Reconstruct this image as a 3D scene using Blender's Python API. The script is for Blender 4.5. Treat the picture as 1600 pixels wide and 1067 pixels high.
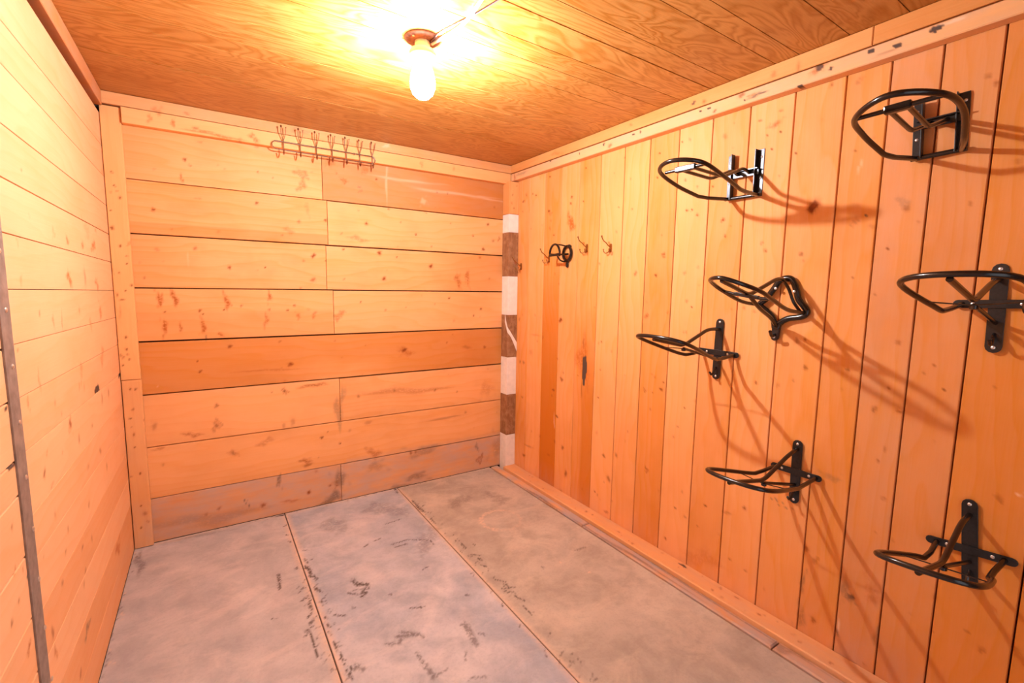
import bpy, math, random
import numpy as np
from mathutils import Vector, Matrix
for o in list(bpy.data.objects): bpy.data.objects.remove(o)
SC=bpy.context.scene
K=1.175                     # one drawing unit = 1.175 m
W=2.0444                    # room width, drawing units
H=1.99                      # ceiling height
YF=-3.25                    # wall behind the camera
# ---------------------------------------------------------------- camera
def set_camera():
    f=728.399; yaw,pitch,roll=0.578670,-0.113967,0.015554
    cy,sy=math.cos(yaw),math.sin(yaw);cp,sp=math.cos(pitch),math.sin(pitch);cr,sr=math.cos(roll),math.sin(roll)
    fwd=Vector((sy*cp,cy*cp,sp));right=Vector((cy,-sy,0));up=right.cross(fwd)
    r=right*cr+up*sr;u=right*(-sr)+up*cr
    cam=bpy.data.cameras.new('camera');cam.sensor_fit='HORIZONTAL';cam.sensor_width=36;cam.lens=f/1600*36
    cam.clip_start=.02;cam.clip_end=50
    o=bpy.data.objects.new('camera',cam);SC.collection.objects.link(o)
    M=Matrix((( r.x,u.x,-fwd.x,0.33585*K),(r.y,u.y,-fwd.y,-2.63634*K),(r.z,u.z,-fwd.z,1.21275*K),(0,0,0,1)))
    o.matrix_world=M;SC.camera=o
set_camera()
# ---------------------------------------------------------------- light and exposure
SC.view_settings.view_transform='Standard';SC.view_settings.look='None';SC.view_settings.gamma=1
SC.view_settings.use_curve_mapping=False
SC.view_settings.exposure=1.52
DOOR_FILL=0.5       # added fill daylight, let in by an assumed doorway behind the camera
world=bpy.data.worlds.new('world');SC.world=world;world.use_nodes=True
world.node_tree.nodes['Background'].inputs[0].default_value=(.95,1.0,1.08,1)
world.node_tree.nodes['Background'].inputs[1].default_value=DOOR_FILL
BULB_COL=(.95,1.0,1.06);BULB_STRENGTH=1850.0     # the hot core; the frosted glass round it only glows
# ---------------------------------------------------------------- helpers
def set_props(o,label=None,cat=None,group=None,kind=None):
    if label: o['label']=label
    if cat: o['category']=cat
    if group: o['group']=group
    if kind: o['kind']=kind
    return o
def obj(name,verts,faces,mats,parent=None,smooth=False,org=(0,0,0),midx=None,bevel=0):
    """verts in drawing units, world position; org is the thing's base point"""
    me=bpy.data.meshes.new(name)
    V=(np.array(verts,float)-np.array(org,float))*K
    me.from_pydata(V.tolist(),[],[list(map(int,f)) for f in faces])
    for m in (mats if isinstance(mats,(list,tuple)) else [mats]): me.materials.append(m)
    if midx is not None: me.polygons.foreach_set('material_index',np.array(midx,dtype=np.int32))
    if smooth: me.polygons.foreach_set('use_smooth',[True]*len(me.polygons))
    me.update()
    o=bpy.data.objects.new(name,me);SC.collection.objects.link(o)
    if parent: o.parent=parent
    else: o.location=[K*c for c in org]
    if bevel:
        b=o.modifiers.new('bevel','BEVEL');b.width=bevel*K;b.segments=2;b.limit_method='ANGLE';b.angle_limit=math.radians(50)
    return o
def empty(name,org):
    o=bpy.data.objects.new(name,None);SC.collection.objects.link(o);o.location=[K*c for c in org];o.empty_display_size=.05
    return o
class MB:
    def __init__(s): s.v=[];s.f=[];s.m=[]
    def add(s,v,f,mi=0):
        n=len(s.v);s.v+=[tuple(map(float,a)) for a in v];s.f+=[tuple(n+i for i in q) for q in f];s.m+=[mi]*len(f)
    def box(s,a,b,mi=0):
        x0,y0,z0=a;x1,y1,z1=b
        s.add([(x0,y0,z0),(x1,y0,z0),(x1,y1,z0),(x0,y1,z0),(x0,y0,z1),(x1,y0,z1),(x1,y1,z1),(x0,y1,z1)],
              [(0,3,2,1),(4,5,6,7),(0,1,5,4),(1,2,6,5),(2,3,7,6),(3,0,4,7)],mi)
    def obox(s,c,ax,ay,az,mi=0):
        c,ax,ay,az=[np.array(t,float) for t in (c,ax,ay,az)]
        P=[c+i*ax+j*ay+k*az for k in(-1,1) for (i,j) in((-1,-1),(1,-1),(1,1),(-1,1))]
        s.add(P,[(0,3,2,1),(4,5,6,7),(0,1,5,4),(1,2,6,5),(2,3,7,6),(3,0,4,7)],mi)
    def tube(s,pts,r,n=10,mi=0,closed=False,caps=True,rs=None):
        P=[np.array(p,float) for p in pts];Q=[P[0]]
        for p in P[1:]:
            if np.linalg.norm(p-Q[-1])>1e-6: Q.append(p)
        P=Q;m=len(P)
        if closed and np.linalg.norm(P[0]-P[-1])<1e-6: P=P[:-1];m-=1
        T=[]
        for i in range(m):
            if closed: t=P[(i+1)%m]-P[i-1]
            else: t=P[min(i+1,m-1)]-P[max(i-1,0)]
            T.append(t/(np.linalg.norm(t)+1e-12))
        a=np.array([0,0,1.]) if abs(T[0][2])<.9 else np.array([1.,0,0])
        N=a-T[0]*(a@T[0]);N/=np.linalg.norm(N);vs=[];base=len(s.v)
        for i in range(m):
            N=N-T[i]*(N@T[i]);N/=np.linalg.norm(N)+1e-12;B=np.cross(T[i],N);rr=rs[i] if rs is not None else r
            for k in range(n):
                an=2*math.pi*k/n;vs.append(P[i]+rr*(math.cos(an)*N+math.sin(an)*B))
        fs=[]
        for i in range(m if closed else m-1):
            j=(i+1)%m
            for k in range(n): fs.append((i*n+k,i*n+(k+1)%n,j*n+(k+1)%n,j*n+k))
        if caps and not closed: fs.append(tuple(range(n))[::-1]);fs.append(tuple((m-1)*n+k for k in range(n)))
        s.add(vs,fs,mi)
    def lathe(s,c,prof,axis=(0,0,1),n=24,mi=0):
        """prof = list of (radius, height) along axis from c"""
        ax=np.array(axis,float);ax/=np.linalg.norm(ax)
        a=np.array([1.,0,0]) if abs(ax[0])<.9 else np.array([0,1.,0]);N=a-ax*(a@ax);N/=np.linalg.norm(N);B=np.cross(ax,N)
        vs=[];m=len(prof)
        for (r,h) in prof:
            for k in range(n):
                an=2*math.pi*k/n;vs.append(np.array(c)+ax*h+max(r,1e-5)*(math.cos(an)*N+math.sin(an)*B))
        fs=[(i*n+k,i*n+(k+1)%n,(i+1)*n+(k+1)%n,(i+1)*n+k) for i in range(m-1) for k in range(n)]
        fs.append(tuple(range(n))[::-1]);fs.append(tuple((m-1)*n+k for k in range(n)))
        s.add(vs,fs,mi)
    def build(s,name,mats,parent=None,smooth=False,org=(0,0,0),bevel=0):
        o=obj(name,s.v,s.f,mats,parent,smooth,org,s.m,bevel)
        if smooth:
            me=o.data
            try: me.set_sharp_from_angle(angle=math.radians(40))
            except Exception: pass
        return o
def catmull(P,n=8,closed=False):
    P=[np.array(p,float) for p in P];out=[];m=len(P)
    for i in range(m if closed else m-1):
        if closed: p0,p1,p2,p3=P[i-1],P[i],P[(i+1)%m],P[(i+2)%m]
        else:
            p0=P[i-1] if i>0 else 2*P[0]-P[1];p1=P[i];p2=P[i+1];p3=P[i+2] if i+2<m else 2*P[-1]-P[-2]
        for t in np.arange(n)/n: out.append(.5*((2*p1)+(-p0+p2)*t+(2*p0-5*p1+4*p2-p3)*t*t+(-p0+3*p1-3*p2+p3)*t**3))
    if not closed: out.append(P[-1])
    return out
def fillet(P,r=.012,n=5):
    """polyline with rounded corners"""
    P=[np.array(p,float) for p in P];out=[P[0]]
    for i in range(1,len(P)-1):
        a,b,c=P[i-1],P[i],P[i+1];da=a-b;dc=c-b;la=np.linalg.norm(da);lc=np.linalg.norm(dc);q=min(r,la*.45,lc*.45)
        A=b+da/la*q;C=b+dc/lc*q
        for t in np.linspace(0,1,n): out.append((1-t)**2*A+2*t*(1-t)*b+t*t*C)
    out.append(P[-1]);return out
# ---------------------------------------------------------------- materials
def mat(name):
    m=bpy.data.materials.new(name);m.use_nodes=True;nt=m.node_tree;b=nt.nodes['Principled BSDF'];return m,nt,b
def N(nt,t,**kw):
    n=nt.nodes.new(t)
    for k,v in kw.items(): setattr(n,k,v)
    return n
def mixc(nt,fac,a,b,blend='MIX'):
    n=N(nt,'ShaderNodeMix',data_type='RGBA',blend_type=blend)
    for i,v in ((0,fac),(6,a),(7,b)):
        if isinstance(v,(int,float)): n.inputs[i].default_value=v
        elif isinstance(v,tuple): n.inputs[i].default_value=(*v,1) if len(v)==3 else v
        else: nt.links.new(v,n.inputs[i])
    return n.outputs[2]
def mth(nt,op,a,b=None,clamp=False):
    n=N(nt,'ShaderNodeMath',operation=op,use_clamp=clamp)
    for i,v in ((0,a),(1,b)):
        if v is None: continue
        if isinstance(v,(int,float)): n.inputs[i].default_value=v
        else: nt.links.new(v,n.inputs[i])
    return n.outputs[0]
def noise(nt,vec,scale,detail=4,rough=.55,dist=0.0,vs=(1,1,1)):
    mp=N(nt,'ShaderNodeMapping');mp.inputs['Scale'].default_value=vs;nt.links.new(vec,mp.inputs[0])
    n=N(nt,'ShaderNodeTexNoise');n.inputs['Scale'].default_value=scale;n.inputs['Detail'].default_value=detail
    n.inputs['Roughness'].default_value=rough;n.inputs['Distortion'].default_value=dist
    nt.links.new(mp.outputs[0],n.inputs['Vector']);return n.outputs['Fac']
def ramp(nt,v,lo,hi):
    n=N(nt,'ShaderNodeMapRange');n.inputs[1].default_value=lo;n.inputs[2].default_value=hi;nt.links.new(v,n.inputs[0]);return n.outputs[0]
def simple(name,col,rough=.5,metal=0.0,bump=0,spec=.5,var=.0,vscale=60):
    m,nt,b=mat(name);b.inputs['Roughness'].default_value=rough;b.inputs['Metallic'].default_value=metal
    b.inputs['Specular IOR Level'].default_value=spec
    tc=N(nt,'ShaderNodeTexCoord');f=noise(nt,tc.outputs['Object'],vscale,3)
    dark=tuple(c*(1-var) for c in col);lite=tuple(min(1,c*(1+var)) for c in col)
    nt.links.new(mixc(nt,ramp(nt,f,.3,.7),dark,lite),b.inputs['Base Color'])
    if bump:
        bp=N(nt,'ShaderNodeBump');bp.inputs['Strength'].default_value=bump;bp.inputs['Distance'].default_value=.001
        nt.links.new(f,bp.inputs['Height']);nt.links.new(bp.outputs[0],b.inputs['Normal'])
    return m
def wood(name,light,mid,dark,rough=.6,spec=.16,figure=.7,fine=.35,ply=False,coat=0):
    """pine: attribute gco = metres along/across the grain (+board offset), brd = board tone, mark = knots/stains/dirt"""
    m,nt,b=mat(name);b.inputs['Roughness'].default_value=rough;b.inputs['Specular IOR Level'].default_value=spec
    g=N(nt,'ShaderNodeAttribute',attribute_name='gco').outputs['Vector']
    A=N(nt,'ShaderNodeAttribute',attribute_name='brd');MK=N(nt,'ShaderNodeAttribute',attribute_name='mark')
    sa=N(nt,'ShaderNodeSeparateColor');nt.links.new(A.outputs['Color'],sa.inputs[0])
    sm=N(nt,'ShaderNodeSeparateColor');nt.links.new(MK.outputs['Color'],sm.inputs[0])
    if ply:
        n1=noise(nt,g,1.0,3,.5,.6,vs=(1.6,6.5,1));fr=mth(nt,'FRACT',mth(nt,'MULTIPLY',n1,15.0))
        tri=mth(nt,'ABSOLUTE',mth(nt,'SUBTRACT',mth(nt,'MULTIPLY',fr,2.0),1.0))
        fig=ramp(nt,tri,.25,1.0)
        n2=noise(nt,g,1.0,3,.6,0,vs=(14,220,1));patch=noise(nt,g,1.0,3,.5,0,vs=(1.5,5,1))
        f=mth(nt,'ADD',mth(nt,'MULTIPLY',fig,figure),mth(nt,'MULTIPLY',ramp(nt,n2,.35,.7),fine))
        f=mth(nt,'ADD',f,mth(nt,'MULTIPLY',mth(nt,'SUBTRACT',patch,.5),.9),clamp=True)
    else:
        n0=noise(nt,g,1.0,3,.5,0,vs=(.9,4,1))
        sv=N(nt,'ShaderNodeSeparateXYZ');nt.links.new(g,sv.inputs[0])
        ph=mth(nt,'ADD',mth(nt,'MULTIPLY',sv.outputs[1],16.0),mth(nt,'MULTIPLY',n0,7.0))
        fr=mth(nt,'FRACT',ph);saw=mth(nt,'POWER',fr,2.2)
        edge=mth(nt,'MULTIPLY',saw,ramp(nt,mth(nt,'SUBTRACT',1.0,fr),0.0,.12))
        n2=noise(nt,g,1.0,4,.6,0,vs=(5,160,1));patch=noise(nt,g,1.0,4,.55,.3,vs=(1.3,6,1))
        f=mth(nt,'ADD',mth(nt,'MULTIPLY',edge,figure),mth(nt,'MULTIPLY',ramp(nt,n2,.35,.75),fine))
        f=mth(nt,'ADD',f,mth(nt,'MULTIPLY',mth(nt,'SUBTRACT',patch,.5),1.1),clamp=True)
    col=mixc(nt,f,light,mid)
    big=noise(nt,g,1.0,4,.6,0,vs=(2.2,3.2,1))
    col=mixc(nt,mth(nt,'MULTIPLY',ramp(nt,big,.45,.75),.35),col,dark)
    # board tone: R = darker/redder, G = paler, B = grey dust
    col=mixc(nt,sa.outputs[0],col,dark)
    col=mixc(nt,sa.outputs[1],col,(light[0]*1.08,light[1]*1.12,light[2]*1.15))
    dust=noise(nt,g,1.0,5,.6,0,vs=(6,14,1))
    col=mixc(nt,mth(nt,'MULTIPLY',sa.outputs[2],ramp(nt,dust,.2,.65)),col,(.47,.38,.36))
    # marks
    brk=noise(nt,g,1.0,4,.65,0,vs=(60,90,1))
    st=mth(nt,'MULTIPLY',sm.outputs[1],ramp(nt,brk,.25,.55))
    col=mixc(nt,mth(nt,'MULTIPLY',st,.92,clamp=True),col,(dark[0]*.8,dark[1]*.55,dark[2]*.45))
    kn=mth(nt,'MULTIPLY',sm.outputs[0],1.0,clamp=True)
    col=mixc(nt,kn,col,mixc(nt,ramp(nt,brk,.3,.7),(.19,.038,.006),(.36,.085,.014)))
    col=mixc(nt,mth(nt,'MULTIPLY',sm.outputs[2],ramp(nt,brk,.2,.5),clamp=True),col,(.10,.065,.05))
    al=mth(nt,'MULTIPLY',MK.outputs['Alpha'],1.0,clamp=True)
    col=mixc(nt,mth(nt,'MULTIPLY',al,.55),col,(.92,.72,.52))
    nt.links.new(col,b.inputs['Base Color'])
    bp=N(nt,'ShaderNodeBump');bp.inputs['Strength'].default_value=.35;bp.inputs['Distance'].default_value=.0012
    nt.links.new(mth(nt,'ADD',n2,mth(nt,'MULTIPLY',kn,-1.2)),bp.inputs['Height']);nt.links.new(bp.outputs[0],b.inputs['Normal'])
    if coat: b.inputs['Coat Weight'].default_value=coat;b.inputs['Coat Roughness'].default_value=.3
    return m
M_PINE=wood('pine_boards',(.88,.425,.18),(.83,.345,.09),(.52,.155,.014))
M_PINE_R=wood('deepened_pine_boards',(.92,.425,.175),(.86,.34,.055),(.60,.17,.008))  # right-wall pine made more orange, standing in for dimmer light there
M_PINE_L=wood('lightened_pine_boards',(.88,.49,.26),(.86,.42,.19),(.72,.28,.08))  # left-wall pine made paler, standing in for a second light
M_TRIM=wood('trim_pine',(.87,.43,.165),(.79,.33,.10),(.62,.20,.03),figure=.4)
M_PLY=wood('varnished_plywood',(.64,.31,.085),(.43,.16,.02),(.29,.082,.005),rough=.33,spec=.25,figure=.8,fine=.3,ply=True,coat=0)
M_DARKGAP=simple('dark_backing',(.05,.025,.012),.9,var=.2)
M_FRONT=simple('dark_boards_behind',(.22,.11,.05),.6,var=.15,vscale=8)  # unseen wall behind the camera, coloured dark to cut bounced light
M_BLACK=simple('glossy_black_enamel',(.012,.009,.008),.22,0,.15,.6,var=.3,vscale=200)
M_BLACKM=simple('black_enamel_plate',(.010,.010,.011),.35,0,.3,.5,var=.4,vscale=120)
M_CHROME=simple('shiny_black_angle_iron',(.045,.045,.05),.3,.8,.1,.5,var=.2,vscale=90)
M_SCREW=simple('zinc_screw',(.75,.72,.68),.35,.9,0,.5,var=.1)
M_BRASS=simple('old_brass',(.36,.17,.05),.32,.9,.2,.5,var=.25,vscale=150)
M_WIRE=simple('bright_wire',(.50,.40,.36),.22,.95,0,.5,var=.1)
M_COPPER=simple('coppery_wire',(.25,.09,.035),.35,.7,0,.5,var=.2)
M_STEEL=simple('dull_grey_steel',(.30,.235,.20),.55,.35,.3,.4,var=.22,vscale=30)
M_CANOPY=simple('rusty_canopy',(.33,.16,.11),.5,.5,.3,.4,var=.3,vscale=80)
M_PORC=simple('porcelain',(.80,.62,.45),.3,0,0,.5,var=.05)
M_CABLE=simple('white_cable',(.85,.80,.75),.4,0,0,.5,var=.04)
M_CORD=simple('brown_cord',(.10,.035,.025),.5,0,0,.4,var=.1)
M_TAPEW=simple('white_band_paint',(.88,.79,.72),.5,0,.2,.4,var=.06,vscale=25)
def bulb_mat():
    m,nt,b=mat('lit_bulb');b.inputs['Base Color'].default_value=(1,1,1,1)
    b.inputs['Emission Color'].default_value=(*BULB_COL,1);b.inputs['Emission Strength'].default_value=BULB_STRENGTH;return m
M_BULB=bulb_mat()
def glass_mat():
    m=bpy.data.materials.new('glowing_bulb_glass');m.use_nodes=True;nt=m.node_tree
    for n in list(nt.nodes): nt.nodes.remove(n)
    e=N(nt,'ShaderNodeEmission');e.inputs[0].default_value=(*BULB_COL,1);e.inputs[1].default_value=14.0
    t=N(nt,'ShaderNodeBsdfTransparent');a=N(nt,'ShaderNodeAddShader');o=N(nt,'ShaderNodeOutputMaterial')
    nt.links.new(e.outputs[0],a.inputs[0]);nt.links.new(t.outputs[0],a.inputs[1]);nt.links.new(a.outputs[0],o.inputs[0]);return m
M_GLASS=glass_mat()
def tapeb():
    m,nt,b=mat('brown_band_paint');b.inputs['Roughness'].default_value=.6
    tc=N(nt,'ShaderNodeTexCoord');f=noise(nt,tc.outputs['Object'],1.0,5,.65,.2,vs=(60,60,9))
    g=noise(nt,tc.outputs['Object'],30,4)
    nt.links.new(mixc(nt,ramp(nt,g,.45,.7),mixc(nt,ramp(nt,f,.35,.65),(.24,.10,.04),(.36,.17,.075)),(.42,.22,.11)),b.inputs['Base Color']);return m
M_TAPEB=tapeb()
def matfloor(name,c1,c2,c3):
    m,nt,b=mat(name);b.inputs['Roughness'].default_value=.85;b.inputs['Specular IOR Level'].default_value=.25
    g=N(nt,'ShaderNodeAttribute',attribute_name='gco').outputs['Vector']
    MK=N(nt,'ShaderNodeAttribute',attribute_name='mark');sm=N(nt,'ShaderNodeSeparateColor');nt.links.new(MK.outputs['Color'],sm.inputs[0])
    a=noise(nt,g,2.0,5,.6,.5);c=noise(nt,g,7.0,6,.65,.3);d=noise(nt,g,90.0,3,.6);e=noise(nt,g,3.3,6,.62,1.0,vs=(1,1.7,1))
    sp=noise(nt,g,380.0,2,.5)
    col=mixc(nt,ramp(nt,a,.36,.64),c1,c2)
    col=mixc(nt,mth(nt,'MULTIPLY',ramp(nt,c,.42,.66),.55),col,c3)
    col=mixc(nt,mth(nt,'MULTIPLY',ramp(nt,e,.52,.72),.5),col,(c2[0]*1.15,c2[1]*1.1,c2[2]*1.05))
    col=mixc(nt,mth(nt,'MULTIPLY',ramp(nt,d,.5,.8),.25),col,(c1[0]*.6,c1[1]*.6,c1[2]*.6))
    col=mixc(nt,mth(nt,'MULTIPLY',ramp(nt,sp,.68,.78),.5),col,(.75,.66,.60))
    brk=noise(nt,g,70.0,3,.6)
    col=mixc(nt,mth(nt,'MULTIPLY',sm.outputs[1],ramp(nt,brk,.2,.55),clamp=True),col,(.68,.49,.37))
    col=mixc(nt,mth(nt,'MULTIPLY',sm.outputs[2],ramp(nt,brk,.3,.5),clamp=True),col,(.10,.075,.065))
    nt.links.new(col,b.inputs['Base Color'])
    bp=N(nt,'ShaderNodeBump');bp.inputs['Strength'].default_value=.4;bp.inputs['Distance'].default_value=.002
    nt.links.new(mth(nt,'ADD',c,mth(nt,'MULTIPLY',d,.3)),bp.inputs['Height']);nt.links.new(bp.outputs[0],b.inputs['Normal'])
    return m
M_MAT=[matfloor('dusty_mat_pinkish',(.40,.385,.405),(.58,.53,.53),(.31,.30,.32)),
       matfloor('dusty_mat_grey',(.38,.40,.47),(.60,.56,.58),(.27,.285,.33)),
       matfloor('dusty_mat_brown',(.42,.365,.32),(.57,.49,.42),(.30,.25,.21))]
# ---------------------------------------------------------------- knots, stains, scuffs: (across u, height v, radius u, radius v, kind, strength)
MK_BACK=[(0.282,1.766,0.0064,0.0075,'k',1),(0.299,1.742,0.0035,0.0041,'k',1),(0.264,1.671,0.0069,0.0221,'s',0.8),(0.572,1.75,0.0034,0.0037,'k',1),(0.771,1.775,0.0344,0.0182,'r',0.7),(0.768,1.71,0.0213,0.0327,'s',0.6),(0.155,1.533,0.0065,0.008,'k',1),(0.56,1.605,0.0063,0.0069,'k',1),(0.878,1.553,0.0066,0.0068,'k',1),(0.702,1.488,0.0246,0.0197,'s',0.4),(0.345,1.851,0.0111,0.0058,'s',0.6),(0.568,1.872,0.0113,0.0123,'s',0.6),(0.41,1.759,0.0031,0.0036,'k',0.5),(0.79,1.608,0.0127,0.0398,'s',0.3),(0.328,1.6,0.0153,0.0036,'s',0.5),(1.148,1.797,0.0059,0.0056,'k',1),(0.976,1.769,0.0191,0.0164,'s',0.8),(1.054,1.745,0.0127,0.0056,'d',0.6),(1.064,1.722,0.0128,0.0098,'d',0.35),(1.089,1.552,0.0079,0.0078,'k',1),(1.216,1.643,0.0045,0.0043,'k',1),(1.861,1.614,0.0088,0.0074,'k',1),(1.827,1.455,0.0106,0.0091,'k',1),(1.375,1.516,0.0057,0.0053,'k',1),(1.753,1.535,0.0056,0.0049,'k',1),(1.16,1.399,0.0112,0.011,'k',1),(1.184,1.254,0.0107,0.0104,'k',1),(1.47,1.335,0.0119,0.011,'k',1),(1.259,1.379,0.0047,0.0045,'k',1),(1.803,1.404,0.0115,0.0099,'k',0.6),(1.285,1.576,0.0047,0.0044,'k',0.6),(0.963,1.406,0.0055,0.0056,'k',1),(1.038,1.463,0.0501,0.0177,'s',0.5),(1.654,1.263,0.0238,0.049,'s',0.7),(1.719,1.273,0.0169,0.0578,'s',0.7),(1.9,1.514,0.0099,0.0084,'k',0.6),(1.944,1.525,0.008,0.0168,'s',0.7),(1.081,1.852,0.0249,0.0416,'s',0.5),(0.914,1.854,0.0265,0.0401,'s',0.5),(1.438,1.647,0.0075,0.0068,'s',0.8),(0.87,1.342,0.0027,0.0028,'k',1),(0.963,1.247,0.0049,0.005,'k',0.6),(1.6,1.596,0.0044,0.0039,'k',0.6),(1.208,1.814,0.0075,0.1434,'l',0.5),(1.319,1.815,0.2037,0.0088,'l',0.5),(1.565,1.779,0.3015,0.0108,'l',0.5),(1.838,1.771,0.1474,0.0097,'l',0.5),(1.422,1.709,0.0247,0.0226,'l',0.5),(1.509,1.771,0.0051,0.0046,'k',1),(1.578,1.774,0.0052,0.0046,'k',1),(0.433,1.29,0.0071,0.0082,'k',1),(0.811,1.365,0.0103,0.0109,'k',1),(0.807,1.239,0.013,0.011,'k',0.7),(0.762,1.336,0.0057,0.0061,'k',0.6),(0.154,1.142,0.0124,0.0368,'s',1),(0.209,1.142,0.0128,0.0373,'s',1),(0.412,1.129,0.012,0.0393,'s',1),(0.597,1.149,0.0107,0.0291,'s',0.9),(0.166,1.016,0.0126,0.0397,'s',1),(0.226,1.002,0.007,0.0282,'s',0.9),(0.312,1.005,0.0115,0.04,'s',1),(0.321,0.967,0.0021,0.0189,'d',0.6),(0.577,1.03,0.0118,0.0332,'s',0.7),(0.728,1.054,0.0101,0.0206,'s',0.7),(0.805,1.059,0.0105,0.0209,'s',0.7),(0.304,1.085,0.0052,0.0062,'k',1),(0.314,1.069,0.0036,0.0043,'k',1),(0.399,1.088,0.0038,0.0044,'k',1),(0.594,1.085,0.0047,0.0053,'k',1),(0.679,1.082,0.0049,0.0054,'k',1),(0.474,1.107,0.0045,0.0051,'k',0.8),(0.711,1.105,0.005,0.0054,'k',1),(0.433,1.11,0.0027,0.0032,'k',1),(0.169,1.079,0.0039,0.0048,'k',1),(0.383,0.971,0.0119,0.0115,'s',0.8),(0.416,0.909,0.0094,0.0078,'k',1),(0.29,0.797,0.0068,0.0057,'k',1),(0.681,0.8,0.0138,0.0097,'k',1),(0.282,0.847,0.0031,0.0038,'k',1),(0.636,0.922,0.0085,0.0048,'k',0.6),(0.177,1.307,0.0024,0.0029,'k',0.6),(0.55,1.28,0.0029,0.0032,'k',1),(0.585,1.296,0.0029,0.0032,'k',1),(0.095,1.301,0.0032,0.004,'k',0.6),(0.107,1.232,0.0042,0.0052,'k',0.6),(0.631,0.777,0.1518,0.0069,'s',0.5),(0.126,0.743,0.0024,0.0031,'w',1),(0.273,1.317,0.004,0.0542,'l',0.4),(1.05,1.121,0.0043,0.0044,'k',1),(1.189,1.077,0.0061,0.006,'k',0.6),(1.589,1.145,0.0072,0.0065,'k',1),(1.814,1.075,0.0078,0.0068,'k',1),(1.76,1.034,0.0058,0.0051,'k',1),(1.494,1.108,0.0043,0.004,'k',0.6),(1.311,1.091,0.004,0.0039,'k',0.5),(1.296,0.84,0.0162,0.0118,'k',1),(1.296,0.822,0.049,0.0315,'s',0.6),(1.573,0.869,0.0054,0.005,'k',0.7),(1.712,0.833,0.0286,0.0119,'k',0.5),(1.843,0.825,0.01,0.0087,'k',0.8),(0.906,0.912,0.0048,0.0051,'k',0.5),(1.07,0.881,0.0037,0.0037,'k',0.6),(1.026,0.592,0.0066,0.0091,'k',0.7),(1.235,0.6,0.0072,0.0095,'k',0.7),(1.493,0.578,0.008,0.01,'k',0.7),(0.924,0.557,0.0269,0.1124,'d',0.35),(0.93,1.055,0.0277,0.0287,'s',0.6),(1.265,0.587,0.2545,0.0239,'s',0.4),(1.546,0.386,0.0829,0.0043,'k',0.5),(1.851,0.54,0.0611,0.0537,'s',0.3),(0.65,0.66,0.0137,0.0153,'r',0.8),(0.65,0.66,0.0062,0.007,'k',1),(0.348,0.621,0.0086,0.0104,'k',0.7),(0.343,0.523,0.0185,0.0263,'r',0.6),(0.343,0.523,0.0076,0.0092,'k',0.8),(0.103,0.559,0.0096,0.0173,'k',0.5),(0.245,0.496,0.0364,0.0129,'s',0.7),(0.407,0.371,0.0079,0.0095,'k',0.7),(0.407,0.371,0.0226,0.0162,'s',0.5),(0.682,0.497,0.0127,0.0214,'k',0.4),(0.638,0.482,0.0087,0.0169,'k',0.4),(0.746,0.271,0.0332,0.0162,'s',0.8),(0.745,0.244,0.0225,0.0088,'k',0.7),(0.75,0.087,0.0093,0.0105,'k',1),(0.648,0.06,0.045,0.0088,'s',0.6),(0.526,0.072,0.0133,0.0114,'k',0.8),(0.28,0.086,0.0075,0.0094,'k',0.5),(0.82,0.384,0.0054,0.0059,'k',0.6),(0.555,0.404,0.0364,0.0209,'s',0.4),(0.608,0.179,0.0125,0.036,'d',0.6),(0.255,0.069,0.2238,0.0402,'d',0.25),(0.121,0.447,0.0244,0.0063,'s',0.6),(0.124,0.37,0.0059,0.0076,'k',0.4),(0.805,0.676,0.0811,0.0101,'s',0.8),(0.453,0.101,0.0023,0.0168,'d',0.7),(0.442,0.118,0.0023,0.0139,'d',0.7),(0.463,0.084,0.0023,0.014,'d',0.7),(0.825,0.384,0.0061,0.0067,'k',1),(0.918,0.335,0.005,0.0053,'k',1),(1.074,0.433,0.0227,0.0124,'k',0.4),(1.101,0.247,0.0386,0.0318,'s',0.6),(1.333,0.204,0.0084,0.0133,'k',0.8),(1.363,0.203,0.0068,0.0084,'k',0.7),(1.402,0.208,0.1059,0.0338,'d',0.35),(1.818,0.069,0.0244,0.0276,'r',0.9),(1.793,0.156,0.014,0.0273,'d',0.5),(0.894,0.101,0.0092,0.0139,'r',1),(0.859,0.103,0.0084,0.0061,'k',0.9),(0.912,0.128,0.0431,0.0618,'d',0.5),(0.867,0.015,0.0569,0.0386,'d',0.6),(1.383,0.042,0.0701,0.0256,'d',0.5),(1.572,0.39,0.1122,0.0043,'k',0.6),(1.931,0.105,0.0053,0.0047,'w',0.9),(0.925,0.189,0.0036,0.0038,'w',0.9),(1.134,-0.043,0.2048,0.0164,'w',0.25),(1.122,0.155,0.0629,0.0321,'d',0.3),(1.957,0.126,0.0644,0.0941,'d',0.3),(1.231,0,0.0745,0.0249,'d',0.4)]
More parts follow.
